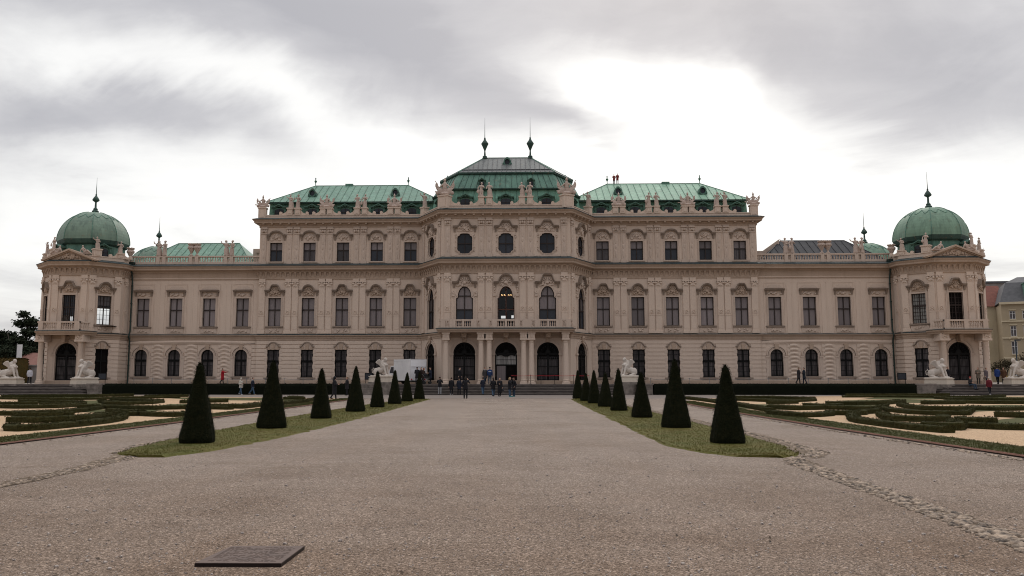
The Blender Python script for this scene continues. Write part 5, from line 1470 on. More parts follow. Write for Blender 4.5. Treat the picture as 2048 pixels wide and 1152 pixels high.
# ------------------------------------------------------------------ statuary
STAT = {}
def statue_mesh(v):
    if v in STAT: return STAT[v]
    b = MB(); q = random.Random(v * 7 + 3); s = 1 if v % 2 else -1
    # plinth, robe, torso, head, arms
    b.cap((0, 0, .03), (0, 0, .08), .24, .24, 10)
    hipx = s * .05
    b.cap((-.09 * s, .02, .1), (-.07 * s, 0, .78), .12, .16); b.cap((.12 * s, -.08, .1), (.09 * s, -.04, .78), .09, .14)
    b.cap((hipx, 0, .72), (0, 0, 1.12), .17, .17); b.cap((0, 0, 1.08), (-.02 * s, 0, 1.36), .17, .2)
    b.cap((-.2, 0, 1.40), (.2, 0, 1.40), .085, .085); b.cap((-.02 * s, 0, 1.45), (-.03 * s, -.02, 1.6), .07, .06)
    b.ell((-.04 * s, -.03, 1.72), (.105, .125, .15), 10, 7); b.ell((-.04 * s, .03, 1.78), (.12, .12, .12), 8, 5)
    if v % 4 == 0:
        b.cap((s * .22, 0, 1.38), (s * .42, -.08, 1.2), .07, .055); b.cap((s * .42, -.08, 1.2), (s * .40, -.22, 1.45), .055, .05); b.cap((s * .40, -.24, 1.2), (s * .44, -.2, 1.85), .03, .025)
        b.cap((-s * .22, 0, 1.38), (-s * .3, -.05, 1.1), .07, .055); b.cap((-s * .3, -.05, 1.1), (-s * .15, -.2, .95), .055, .05)
    elif v % 4 == 1:
        b.cap((s * .22, 0, 1.38), (s * .3, .02, 1.08), .07, .06); b.cap((s * .3, .02, 1.08), (s * .1, -.2, 1.1), .055, .05)
        b.cap((-s * .22, 0, 1.4), (-s * .45, -.02, 1.5), .07, .055); b.cap((-s * .45, -.02, 1.5), (-s * .5, -.05, 1.72), .05, .045)
    elif v % 4 == 2:
        b.cap((s * .22, 0, 1.38), (s * .36, -.05, 1.12), .07, .06); b.cap((s * .36, -.05, 1.12), (s * .34, -.2, .85), .055, .05); b.ell((s * .36, -.2, .62), (.16, .08, .24), 8, 6)
        b.cap((-s * .22, 0, 1.38), (-s * .3, -.12, 1.18), .07, .06); b.cap((-s * .3, -.12, 1.18), (-s * .05, -.24, 1.3), .055, .05)
    else:
        for k in (-1, 1): b.cap((k * .22, 0, 1.38), (k * .33, -.06, 1.12), .07, .06); b.cap((k * .33, -.06, 1.12), (k * .28, -.25, 1.0 + .2 * (k > 0)), .055, .05)
    for i in range(9):      # drapery folds
        a = q.uniform(-2.6, -.4); x, y = .17 * cos(a), .15 * sin(a)
        b.cap((x * q.uniform(.6, 1), y, q.uniform(.75, 1.1)), (x * 1.35, y * 1.25, .08), .035, .06, 6)
    b.cap((-.22 * s, .05, 1.4), (.2 * s, .1, .5), .07, .12); b.cap((.2 * s, .08, .9), (.28 * s, .1, .1), .07, .09)
    STAT[v] = remesh(b, 'statue', M['statue'], .028, 1); return STAT[v]
def trophy_mesh(v):
    k = 't%d' % v
    if k in STAT: return STAT[k]
    b = MB(); q = random.Random(v + 40)
    b.ell((0, 0, .18), (.5, .3, .2), 12, 7); b.ell((0, 0, .5), (.26, .2, .35), 10, 7)
    b.cap((0, 0, .7), (0, -.02, 1.15), .22, .17); b.cap((0, 0, 1.2), (0, -.02, 1.35), .08, .07); b.ell((0, -.03, 1.45), (.13, .14, .16), 8, 6); b.cap((0, .0, 1.5), (0, .05, 1.75), .09, .03)
    for i in range(11):
        a = pi * (i + .5) / 11; r = q.uniform(.75, 1.35); w = q.uniform(.04, .10)
        b.cap((.2 * cos(a), .1, .35), (r * cos(a) * .85, .05, .2 + r * .75 * sin(a) ** .7), .06, w, 6)
    for s in (-1, 1):
        b.ell((s * .42, -.12, .4), (.22, .1, .32), 9, 6); b.ell((s * .68, 0, .25), (.2, .16, .2), 8, 5); b.cap((s * .3, .05, .3), (s * (.75 + .2 * q.random()), .05, 1.25 + .3 * q.random()), .05, .04, 6); b.ell((s * .78, .05, 1.0), (.16, .05, .28), 8, 5); b.cap((s * .2, -.05, 1.05), (s * .45, -.15, .8), .08, .06)
        b.cap((s * .5, 0, .5), (s * .82, .0, .72), .12, .04)
    STAT[k] = remesh(b, 'trophy_sculpture', M['statue'], .032, 1); return STAT[k]
def recline_mesh(v):
    k = 'r%d' % v
    if k in STAT: return STAT[k]
    b = MB(); s = v
    b.cap((s * .75, 0, .12), (s * .15, 0, .28), .11, .17); b.cap((s * .8, -.1, .12), (s * .35, -.15, .5), .09, .13); b.cap((s * .35, -.15, .5), (0, -.05, .3), .13, .17)
    b.cap((0, 0, .3), (-s * .3, 0, .75), .2, .2); b.cap((-s * .32, 0, .85), (-s * .34, 0, .98), .07, .07); b.ell((-s * .35, -.02, 1.08), (.11, .12, .14), 8, 6)
    b.cap((-s * .45, -.05, .78), (-s * .6, -.1, .4), .07, .06); b.cap((-s * .15, -.12, .8), (s * .2, -.25, .6), .07, .05); b.ell((-s * .6, 0, .2), (.3, .22, .2), 8, 5); b.ell((s * .2, .05, .15), (.7, .25, .16), 10, 5)
    STAT[k] = remesh(b, 'reclining_statue', M['statue'], .03, 1); return STAT[k]
def urn_mesh():
    if 'u' in STAT: return STAT['u']
    b = MB(); b.lathe([(.24, 0), (.24, .08), (.12, .16), (.09, .3), (.16, .42), (.36, .85), (.44, 1.05), (.42, 1.12), (.30, 1.2), (.42, 1.35), (.46, 1.4), (.3, 1.44), (.1, 1.46)], (0, 0), 16)
    for i in range(8):
        a = 2 * pi * i / 8; b.ell((.38 * cos(a), .38 * sin(a), .95), (.09, .09, .12), 6, 4); b.ell((.36 * cos(a), .36 * sin(a), 1.4), (.12, .12, .1), 6, 4)
    STAT['u'] = b.mesh('urn', M['statue'], .9); return STAT['u']
def put(name, me, label, cat, x, y, z, rz=0, sc=1., group=None):
    o = link(name, me); o.location = (x, y, z); o.rotation_euler = (0, 0, rz); o.scale = (sc * (1.18 if name == 'statue' else 1.0), sc * 1.1, sc); return tag(o, label, cat, group)
G1 = 'stone figures along the palace parapets'
for s, sn in ((-1, 'left'), (1, 'right')):
    IN, OUT = 'inner', 'outer'
    for x, y, v, lb in ((24.14 - .43, YW + .1, 0, 'inner of the pair near the far end of the tall %s wing'), (24.14 + .43, YW + .1, 1, 'outer of the pair near the far end of the tall %s wing'), (16.48 - .43, YW + .1, 2, 'inner of the pair over the middle of the tall %s wing'), (16.48 + .43, YW + .1, 3, 'outer of the pair over the middle of the tall %s wing')):
        put('statue', statue_mesh(v), 'stone statue, ' + lb % sn, 'statue', s * x, y, 20.92, s * .2, .85, G1)
    put('statue', statue_mesh(5), 'robed stone statue in the angle between %s wing and centre block' % sn, 'statue', s * 9.2, YW - .35, 20.85, -s * .5, .9, G1)
    put('trophy_sculpture', trophy_mesh(0), 'stone trophy group with flags over the %s wing, nearer its outer end' % sn, 'sculpture', s * 20.42, YW + .1, 20.92, 0, .95, G1)
    put('trophy_sculpture', trophy_mesh(1), 'stone trophy group with flags over the %s wing, nearer the centre' % sn, 'sculpture', s * 12.69, YW + .1, 20.92, 0, .95, G1)
    put('trophy_sculpture', trophy_mesh(2), 'stone trophy group on the outermost corner of the tall %s wing' % sn, 'sculpture', s * 27.75, YW + .12, 21.0, 0, .85, G1)
    put('trophy_sculpture', trophy_mesh(3), 'large stone trophy on the %s corner block of the centre roof' % sn, 'sculpture', s * 6.55, YF + .15, 21.2, 0, 1.15, G1)
    for q in (-1, 1): put('statue', statue_mesh(6 if q > 0 else 3), 'robed stone statue before the centre roof, %s figure of its %s pair' % ('outer' if q > 0 else 'inner', sn), 'statue', s * 2.18 + q * s * .43, YF + .1, 21.05, 0, .84, G1)
    for k, xx in enumerate(SX):
        for q in (-1, 1):
            w = 'outer' if q > 0 else 'inner'
            if k == 1: put('urn', urn_mesh(), 'carved stone urn on the %s side balustrade, %s one of the pair' % (sn, w), 'urn', s * (xx + q * .34), Y2 + .25, 15.54, 0, .95, 'stone urns on the side balustrades')
            else: put('statue', statue_mesh((k * 2 + (q > 0) + (s > 0)) % 7), 'stone statue on the %s side balustrade, %s of the pair %s' % (sn, w, 'beside the tall block' if k == 0 else 'near the dome'), 'statue', s * (xx + q * .34), Y2 + .25, 15.54, q * .4, .95, G1)
    cx = s * 47.2
    def P(q, f, d=.2):
        m, L = fr((cx - 4.45, 89.95), (cx - 2, 87.5)) if q < 0 else fr((cx + 2, 87.5), (cx + 4.45, 89.95)); return m @ Vector((L * (f if q > 0 else 1 - f), d, 0))
    for q in (-1, 1):
        io = 'inner' if q * s < 0 else 'outer'
        c = P(q, .22); put('statue', statue_mesh(1 if q > 0 else 2), 'stone statue on the high %s pedestal in front of the %s corner dome' % (io, sn), 'statue', c.x, c.y, 15.75, q * .5, .72, G1)
        c = P(q, .94); put('statue', statue_mesh(0 if q > 0 else 5), 'small stone statue on the %s corner parapet of the %s domed pavilion' % (io, sn), 'statue', c.x, c.y, 15.5, q * .7, .72, G1)
        put('reclining_statue', recline_mesh(q), 'reclining stone figure on the %s slope of the %s pediment' % (io, sn), 'statue', cx + q * 1.55, 87.35, 15.0, 0, .85, G1)
    put('urn', urn_mesh(), 'stone urn on the parapet between the %s domed pavilion and its side wing' % sn, 'urn', s * 42.7, 91.6, 15.0, 0, .95)

def sphinx_mesh():
    b = MB()     # faces -x, lies seated on its haunches
    b.cap((.55, 0, .42), (-.1, 0, .62), .34, .30, 12); b.cap((-.1, 0, .6), (-.34, 0, 1.0), .30, .26, 12)
    b.cap((-.34, 0, 1.0), (-.38, 0, 1.22), .2, .11, 10); b.cap((-.38, 0, 1.2), (-.40, 0, 1.38), .09, .08)
    b.ell((-.43, 0, 1.5), (.15, .13, .175), 12, 8); b.ell((-.38, 0, 1.57), (.17, .16, .15), 10, 6); b.ell((-.30, 0, 1.42), (.12, .14, .18), 8, 6); b.ell((-.57, 0, 1.48), (.03, .025, .05), 6, 4)
    for s in (-1, 1):
        b.ell((-.52, s * .11, 1.0), (.11, .1, .11), 8, 6)
        b.cap((-.34, s * .17, .92), (-.5, s * .19, .5), .13, .1); b.cap((-.5, s * .19, .5), (-.62, s * .19, .1), .1, .08); b.ell((-.72, s * .19, .07), (.16, .09, .08), 8, 5)
        b.ell((.5, s * .24, .40), (.36, .17, .36), 10, 7); b.cap((.45, s * .3, .2), (.1, s * .32, .08), .12, .09); b.ell((.0, s * .32, .07), (.17, .1, .08), 8, 5)
        # wings
        for i in range(7):
            a = .62 + i * .15
            b.cap((-.12, s * .24, .95), (-.08 + (.70 - .03 * i) * cos(a), s * (.3 + .02 * i), .82 + (.78 - .02 * i) * sin(a)), .10, .06, 7)
        b.ell((-.1, s * .25, .98), (.2, .1, .2), 8, 6)
    b.tube([(.85, .1, .35), (1.0, .18, .3), (1.02, .22, .6), (.85, .2, .75), (.8, .18, .62)], .05, 7)
    b.box(-.95, 1.05, -.45, .45, -.02, .06)
    return remesh(b, 'sphinx', M['sphinx'], .022, 1)
SPH = sphinx_mesh()
def sphinx(x, y, z, rz, label, pl, sc=1.):
    o = link('sphinx_statue', SPH); o.location = (x, y, z); o.rotation_euler = (0, 0, rz); o.scale = (sc,) * 3; tag(o, label, 'statue', 'white sphinxes beside the steps')
    p = MB(); p.mi = 1; p.box(-1.28, 1.28, -.72, .72, 0, z - .62); p.mi = 0; p.box(-1.2, 1.2, -.64, .64, z - .62, z - .25); p.box(-1.14, 1.14, -.6, .6, z - .25, z - .1); p.box(-1.2, 1.2, -.66, .66, z - .1, z - .003)  # darker lower block: greyer stone plus the steps' shade put into its colour
    o2 = p.build('pedestal', [M['sphinx_base'], M['stepwall']]); o2.location = (x, y, 0); o2.rotation_euler = (0, 0, rz); tag(o2, pl, 'pedestal', 'stone pedestals of the sphinxes')
M['sphinx_base'] = plaster('pale_pedestal_stone', (.62, .55, .46), (.5, .43, .36), (.3, .25, .205))
sphinx(-12.55, 83.9, 1.88, pi - .5, 'white winged sphinx left of the central steps, turned to the entrance', 'pale stone pedestal under the sphinx left of the central steps', 1.08)
sphinx(12.35, 83.9, 1.88, .5, 'white winged sphinx right of the central steps, half behind cones', 'pale stone pedestal under the sphinx right of the central steps', 1.08)
for s, sn in ((-1, 'left'), (1, 'right')):
    for q in (-1, 1):
        io = 'inner' if q * s < 0 else 'outer'
        sphinx(s * (43.7 if q * s < 0 else 51.6), 84.95, 1.66, (1.0 if q > 0 else pi - 1.0) if q * s < 0 else (.1 if q > 0 else pi - .1), 'white winged sphinx on the %s side of the %s pavilion steps' % (io, sn), 'pale stone pedestal under the %s sphinx of the %s pavilion steps' % (io, sn), 1.16)

# ------------------------------------------------------------------ people
def person(x, y, z, rz, label, jacket, trousers, hair=(.03, .02, .015), shoes=(.02, .02, .02), H=1.74, legs=(0, 0), arms=('down', 'down'), coat=.86, hat=None, hood=None, bag=None, collar=None, sit=False, hairlen=0, stripe=None):
    k = H / 1.74
    root = thing('person', label, 'person', (x, y, z), rz, 'visitors on the steps, terrace and paths')
    hz = .92 if not sit else .46
    J = {}
    for i, s in ((0, -1), (1, 1)):
        a = legs[i]; hip = Vector((s * .09, 0, hz))
        if sit: kn = hip + Vector((s * .05, -.44, .04)); an = kn + Vector((0, -.10, -.42))
        else:
            kn = hip + Vector((s * .015, -.45 * sin(a), -.45 * cos(a))); b_ = a - (.35 if a < -.05 else .05 if a > .05 else 0)
            an = kn + Vector((0, -.41 * sin(b_), -.41 * cos(b_)))
        J[s] = (hip, kn, an)
    lift = 0
    if not sit: lift = .075 - min(J[-1][2].z, J[1][2].z)
    def L(p): return Vector((p[0], p[1], p[2] + lift))
    sh = hz + .50; A = {}
    for i, s in ((0, -1), (1, 1)):
        S0 = Vector((s * .185, 0, sh - .03)); m = arms[i]
        if m == 'down': el = S0 + Vector((s * .06, .03, -.29)); wr = el + Vector((s * .0, -.07, -.25))
        elif m == 'photo': el = S0 + Vector((s * .08, -.17, -.20)); wr = Vector((s * .05, -.30, sh + .12))
        elif m == 'front': el = S0 + Vector((s * .07, -.02, -.28)); wr = el + Vector((-s * .13, -.2, .03))
        elif m == 'point': el = S0 + Vector((s * .03, -.25, -.10)); wr = el + Vector((0, -.25, .06))
        elif m == 'pocket': el = S0 + Vector((s * .10, .07, -.27)); wr = el + Vector((-s * .10, -.10, -.18))
        elif m == 'up': el = S0 + Vector((s * .16, -.10, -.16)); wr = el + Vector((-s * .12, -.12, .24))
        A[s] = (S0, el, wr)
    hd = Vector((0, -.02, sh + .20))
    # body: one continuous skin
    b = MB()
    b.cap(L((0, 0, hz)), L((0, 0, sh - .12)), .12, .14, 10); b.cap(L((-.13, 0, sh - .04)), L((.13, 0, sh - .04)), .07, .07); b.cap(L((0, .0, sh - .02)), L((0, -.01, sh + .10)), .058, .052)
    b.ell(L(hd), (.076, .095, .115), 12, 9); b.ell(L(hd + Vector((0, -.03, -.07))), (.05, .06, .05), 8, 6); b.ell(L(hd + Vector((0, -.097, -.01))), (.014, .022, .022), 6, 4)
    for s in (-1, 1):
        b.ell(L(hd + Vector((s * .077, .01, 0))), (.012, .024, .032), 6, 4)
        h_, kn, an = J[s]; b.cap(L(h_), L(kn), .075, .052); b.cap(L(kn), L(an), .052, .035); b.cap(L(an), L(an + Vector((0, -.12, -.045))), .034, .03)
        S0, el, wr = A[s]; b.cap(L(S0), L(el), .048, .037); b.cap(L(el), L(wr), .037, .026)
        d = (wr - el).normalized(); b.cap(L(wr), L(wr + d * .07), .026, .034)
        sd_ = d.cross(Vector((0, 1, 0))); sd_ = sd_.normalized() if sd_.length > .2 else Vector((1, 0, 0))
        tip = wr + d * .085; cl = Vector((0, -.02, 0)) - sd_.cross(d) * .012
        for j, ln in enumerate((.066, .078, .072, .056)):
            o_ = sd_ * ((j - 1.5) * .018); b.cap(L(tip + o_ - d * .01), L(tip + o_ + d * ln * .55), .0105, .0095, 6); b.cap(L(tip + o_ + d * ln * .55), L(tip + o_ + d * ln * .9 + cl), .0095, .008, 6)
        b.cap(L(wr + d * .02 + sd_ * .025), L(wr + d * .065 + sd_ * .058 + cl), .012, .009, 6)
    me = remesh(b, 'body', M['skin'], .0115, 1); o = link('body', me, root); o.scale = (k,) * 3
    fc = MB()
    for s in (-1, 1): fc.ell(L(hd + Vector((s * .03, -.086, .012))), (.012, .009, .008), 6, 4)
    o = fc.build('eye', M['rubber'], root); o.scale = (k,) * 3
    # clothes
    c = MB()
    hem = sh + .03 - coat if not sit else hz - .06
    c.cap(L((0, .0, max(hem + .1, hz - .04))), L((0, 0, sh - .14)), .165, .175, 12); c.cap(L((-.14, 0, sh - .05)), L((.14, 0, sh - .05)), .095, .095); c.cap(L((0, .01, sh - .02)), L((0, .0, sh + .03)), .085, .075)
    if hem < hz - .12:
        c.loft([[L((r * cos(2 * pi * i / 14), r * .78 * sin(2 * pi * i / 14), zz)) for i in range(14)] for r, zz in ((.215, hem), (.195, hz - .05), (.17, hz + .2))])
    for s in (-1, 1):
        S0, el, wr = A[s]; c.cap(L(S0), L(el), .072, .06); c.cap(L(el), L(wr - (wr - el).normalized() * .01), .06, .047)
    if hood: c.ell(L((0, .06, sh + .07)), (.12, .10, .09), 8, 6)
    o = link('jacket', remesh(c, 'jacket', cloth(jacket), .024, 1), root); o.scale = (k,) * 3
    tr = MB(); tr.cap(L((-.05, 0, hz)), L((.05, 0, hz)), .115, .115)
    for s in (-1, 1):
        h_, kn, an = J[s]; tr.cap(L(h_), L(kn), .098, .072); tr.cap(L(kn), L(an + Vector((0, 0, .02))), .07, .06)
    o = link('trousers', remesh(tr, 'trousers', cloth(trousers), .022, 1), root); o.scale = (k,) * 3
    for s in (-1, 1):
        an = J[s][2]; so_ = MB(); so_.ell(L(an + Vector((0, -.07, -.035))), (.048, .135, .042), 8, 5); so_.ell(L(an + Vector((0, .0, .0))), (.05, .06, .06), 8, 5)
        o = so_.build('shoe', cloth(shoes), root, 3.2); o.scale = (k,) * 3
    hr = MB()
    if hood and not hat:
        hr.ell(L(hd + Vector((0, .02, .02))), (.105, .12, .135), 10, 7); nm, mt = 'hood', cloth(hood)
    elif hat: hr.ell(L(hd + Vector((0, .012, .055))), (.092, .106, .085), 10, 7); nm, mt = 'hat', cloth(hat)
    else: hr.ell(L(hd + Vector((0, .022, .035))), (.086, .096, .098), 10, 7); nm, mt = 'hair', cloth(hair)
    if hairlen: hr.cap(L(hd + Vector((0, .06, 0))), L(hd + Vector((0, .075, -hairlen))), .085, .07)
    o = hr.build(nm, mt, root, 3.2); o.scale = (k,) * 3
    if collar:
        cc = MB(); cc.ell(L((0, .02, sh + .05)), (.105, .10, .06), 10, 5); o = cc.build('scarf', cloth(collar), root, 3.2); o.scale = (k,) * 3
    if stripe:
        st = MB(); st.box(-.15, .15, .15, .187, sh + lift - .2, sh + lift - .14); o = st.build('back_stripe', cloth(stripe), root); o.scale = (k,) * 3
    if bag:
        s = 1; bg = MB(); wr = A[s][2]; bx, by, bz = wr.x + .06, wr.y, wr.z - .22
        bg.loft([[L((bx + a * .07 * w, by + b2 * .15 * w, bz + zz)) for a, b2 in ((-1, -1), (1, -1), (1, 1), (-1, 1))] for w, zz in ((.9, -.14), (1, 0), (.8, .14))]); bg.tube([L((bx, by - .1, bz + .12)), L((bx, by, bz + .28)), L((bx, by + .1, bz + .12))], .012, 5)
        nb = bg.build('handbag', cloth(bag)); nb.parent = root; nb.scale = (k,) * 3
    if 'photo' in arms or 'point' in arms:
        s = 1; wr = A[s][2]; ph = MB(); p = L(wr + Vector((-.04, -.06, .07))); ph.box(p.x - .04, p.x + .04, p.y - .006, p.y + .006, p.z - .07, p.z + .07)
        o = ph.build('phone', M['rubber'], root); o.scale = (k,) * 3
    return root
BK = (.012, .012, .015); NV = (.014, .018, .032); JN = (.055, .095, .15); DJ = (.03, .05, .08)
back = pi
PPL = [
 (-6.45, 81.6, 0, back, 'man in black jacket and pale grey trousers photographing the entrance', BK, (.30, .30, .31), dict(arms=('photo', 'photo'), H=1.76, coat=.68)),
 (-5.3, 81.5, 0, back + .2, 'person all in black with white shoes at the foot of the steps', BK, BK, dict(H=1.70, shoes=(.6, .6, .6), legs=(.1, -.1))),
 (-4.55, 81.7, 0, back - .3, 'person in dark clothes half hidden behind the woman in black', NV, BK, dict(H=1.66, legs=(.08, -.05))),
 (-4.72, 84.9, TZ, .9, 'person with white scarf on the terrace before the left door', BK, BK, dict(H=1.68, collar=(.6, .58, .55), coat=.75)),
 (-2.95, 65.6, 0, back + .15, 'woman in black standing with legs apart on the gravel', BK, BK, dict(H=1.72, legs=(.0, .0), coat=.72, hairlen=.12, arms=('up', 'pocket'))),
 (-2.2, 81.5, 0, back + .5, 'person in dark jacket and blue jeans at the steps', NV, JN, dict(H=1.72, coat=.66, arms=('front', 'front'), legs=(.12, -.08))),
 (-2.12, 84.9, TZ, .4, 'brown haired person in open coat beside the entrance columns', (.05, .045, .045), DJ, dict(H=1.72, hair=(.12, .07, .03), hairlen=.14, collar=(.5, .48, .46), legs=(.2, -.2))),
 (-1.62, 84.85, TZ, back, 'person in blue jacket with white back stripe at the door', (.02, .045, .13), DJ, dict(H=1.74, stripe=(.6, .62, .65), coat=.62)),
 (-1.0, 74.6, 0, back + .3, 'woman in black coat and jeans walking to the entrance', BK, JN, dict(H=1.68, coat=.8, hairlen=.1, legs=(.2, -.15), arms=('front', 'pocket'))),
 (-.42, 74.4, 0, .3, 'woman in long black coat carrying a bag', BK, BK, dict(H=1.66, coat=1.12, bag=(.05, .05, .055), hairlen=.12, hair=(.06, .04, .02), arms=('front', 'down'), legs=(.1, -.1))),
 (.50, 72.6, 0, 1.2, 'blond person in black coat facing sideways near the steps', BK, JN, dict(H=1.70, hair=(.30, .2, .09), hairlen=.12, shoes=(.05, .25, .25), coat=.8, arms=('photo', 'photo'))),
 (.86, 73.6, 0, -1.0, 'person in black coat and teal shoes beside the blond one', BK, DJ, dict(H=1.66, hair=(.07, .04, .02), hairlen=.1, shoes=(.05, .25, .25), coat=.86, arms=('front', 'pocket'))),
 (-30.0, 87.0, TZ, pi / 2, 'person in long red coat photographing on the left terrace', (.36, .012, .02), BK, dict(H=1.64, hair=(.05, .03, .02), coat=1.0, arms=('point', 'point'), legs=(.2, -.2))),
 (-26.2, 81.6, 0, -pi / 2 + 2.6, 'person in cream hooded jacket and jeans walking along the left hedge', (.50, .46, .40), JN, dict(H=1.70, hood=(.50, .46, .40), legs=(.3, -.3), coat=.72, arms=('front', 'pocket'), shoes=(.4, .4, .4))),
 (-25.0, 81.5, 0, pi / 2, 'man in navy jacket with pale hood walking along the left hedge', NV, JN, dict(H=1.74, collar=(.5, .5, .5), legs=(.3, -.28), coat=.68, shoes=(.28, .2, .13), arms=('front', 'down'))),
 (-12.75, 62.8, 0, pi / 2 + .3, 'hooded person in long black coat between the left cones', BK, BK, dict(H=1.72, hood=BK, coat=1.1, legs=(.15, -.15), arms=('front', 'pocket'))),
 (-15.1, 79.0, 0, -pi / 2, 'person in dark coat half hidden behind the fourth left cone', (.02, .018, .02), BK, dict(H=1.76, hair=(.2, .13, .08), arms=('down', 'front'))),
 (-9.1, 84.9, TZ, back - .2, 'leftmost of the dark clad people at the open truck', BK, BK, dict(H=1.74, arms=('front', 'front'))),
 (-8.7, 85.3, TZ, .6, 'long haired person standing second from left at the truck', (.03, .02, .018), BK, dict(H=1.70, hair=(.1, .06, .03), hairlen=.15)),
 (-8.4, 84.85, TZ, pi / 2, 'person with brown hair pushing the pram by the truck', (.04, .022, .018), BK, dict(H=1.64, hair=(.22, .1, .05), hairlen=.12, arms=('front', 'front'))),
 (-7.72, 85.0, TZ, -pi / 2 + .3, 'rightmost dark clad person standing at the truck', NV, BK, dict(H=1.70, arms=('front', 'front'))),
 (-50.2, 86.1, TZ, back + .3, 'person in white jacket walking past the left pavilion columns', (.62, .62, .68), BK, dict(H=1.70, legs=(.25, -.2), coat=.66)),
 (30.4, 87.0, TZ, pi / 2, 'person in dark coat hugging at the right terrace edge', (.03, .026, .028), BK, dict(H=1.74, hair=(.2, .15, .1), arms=('front', 'front'), coat=.85, legs=(.1, -.15))),
 (30.95, 87.0, TZ, -pi / 2, 'person in navy jacket facing the hugging companion', (.02, .026, .036), NV, dict(H=1.70, arms=('front', 'front'), legs=(.1, -.1))),
 (44.75, 85.2, TZ, .2, 'man in black coat standing beside the right pavilion door', BK, BK, dict(H=1.74, coat=.86, arms=('pocket', 'pocket'))),
 (45.95, 83.4, .53, .5, 'seated person in dark jacket and red cap on the right steps', (.02, .018, .02), DJ, dict(H=1.72, hat=(.3, .02, .02), sit=True, arms=('front', 'front'))),
 (46.6, 81.3, 0, back, 'person in dark red jacket with white shoes climbing the right steps', (.12, .012, .02), BK, dict(H=1.74, hair=(.45, .4, .36), shoes=(.65, .65, .65), legs=(.1, -.2), coat=.68)),
 (48.2, 86.0, TZ, -.9, 'person in beige coat leaning by the right pavilion columns', (.16, .13, .10), (.04, .035, .03), dict(H=1.70, hair=(.1, .07, .04), hairlen=.12, arms=('front', 'front'))),
 (49.15, 86.2, TZ, .4, 'person in patterned grey coat near the right pavilion corner', (.14, .11, .12), BK, dict(H=1.68, hair=(.14, .09, .05), hairlen=.1, legs=(.15, -.1))),
 (50.35, 86.4, TZ, back, 'person in bright blue jacket behind the outer right sphinx', (.018, .048, .19), BK, dict(H=1.76, coat=.74, legs=(.1, -.1))),
 (51.1, 86.6, TZ, -.6, 'person in brown jacket with yellow bag beside the outer right sphinx', (.11, .055, .03), BK, dict(H=1.70, bag=(.5, .36, .02), hair=(.06, .04, .02))),
 (12.87, 97.2, 24.82, .1, 'left one of two people in red jackets on the right roof ridge', (.20, .025, .022), BK, dict(H=1.15, arms=('front', 'pocket'))),
 (13.28, 97.2, 24.82, -.1, 'right one of two people in red jackets on the right roof ridge', (.20, .025, .022), BK, dict(H=1.25, arms=('front', 'pocket'))),
]
for x, y, z, rz, lb, jk, trs, kw in PPL: person(x, y, z, rz, lb, jk, trs, **kw)

# ------------------------------------------------------------------ truck, pram, rope, stands
tk = thing('delivery_truck', 'small white box truck with its rear door rolled up beside the entrance', 'truck', (-9.1, 85.9, TZ), radians(0))
ax = Vector((-.62, .78, 0)).normalized()      # towards the cab
tk.rotation_euler = (0, 0, atan2(ax.y, ax.x))
# local: +x = forward (cab), y to the left side; rear end at x=0
b = MB()
b.box(0.06, 3.3, .92, .96, .42, 2.52); b.box(.06, 3.3, -.96, -.92, .42, 2.52); b.box(.0, 3.3, -.96, .96, 2.52, 2.58); b.box(.06, 3.3, -.92, .92, .36, .42); b.box(3.26, 3.3, -.92, .92, .42, 2.52)
for x in (.0, 3.3):
    for y in (-.97, .97): b.box(x - .03, x + .03, y - .03, y + .03, .36, 2.6)
for s in (-1, 1): b.box(.0, 3.3, s * .965 - .012, s * .965 + .012, 2.4, 2.5); b.box(.0, 3.3, s * .965 - .012, s * .965 + .012, .36, .46); b.box(1.6, 1.63, s * .965 - .008, s * .965 + .008, .46, 2.4)
b.build('cargo_box', M['white'], tk)
d = MB(); d.box(.0, .05, -.92, .92, 1.85, 2.5); d.box(-.02, .02, -.9, .9, 1.80, 1.86); d.build('roller_door', M['whitein'], tk)
d = MB(); d.box(.05, .1, -.9, .9, .42, 1.82); d.build('inner_panel', M['whitein'], tk)
cb_ = MB(); cb_.loft([[(3.35, y, z) for y, z in ((-.85, .35), (.85, .35), (.85, 1.95), (-.85, 1.95))], [(4.2, y, z) for y, z in ((-.85, .35), (.85, .35), (.85, 1.9), (-.85, 1.9))], [(4.75, y, z) for y, z in ((-.83, .35), (.83, .35), (.83, 1.15), (-.83, 1.15))], [(5.15, y, z) for y, z in ((-.8, .35), (.8, .35), (.8, .98), (-.8, .98))]])
cb_.build('cab', M['white'], tk)
wn = MB()
for s in (-1, 1): wn.face([(3.55, s * .862, 1.15), (4.45, s * .862, 1.15), (4.15, s * .862, 1.8), (3.55, s * .862, 1.8)])
wn.face([(4.26, -.7, 1.84), (4.26, .7, 1.84), (4.76, .72, 1.2), (4.76, -.72, 1.2)]); wn.build('cab_window', M['glass'], tk)
ch_ = MB(); ch_.box(.1, 5.0, -.5, .5, .22, .36); ch_.box(-.04, .06, -.9, .9, .24, .34); ch_.build('chassis', M['rubber'], tk)
for x in (.95, 4.3):
    for s in (-1, 1):
        w = MB(); w.M = T((x, s * .78, .31)) @ Matrix.Rotation(pi / 2, 4, 'X'); w.lathe([(.2, -.1), (.3, -.1), (.31, -.06), (.31, .06), (.3, .1), (.2, .1)], (0, 0), 16); wo = w.build('wheel', M['rubber'], tk, .8)
        r = MB(); r.M = w.M; r.lathe([(.19, -.09), (.19, .09)], (0, 0), 12); r.build('rim', M['grey'], wo)
for s in (-1, 1):
    l_ = MB(); l_.box(-.05, -.01, s * .8 - .06, s * .8 + .06, .42, .56); l_.build('tail_light', M['red'], tk)
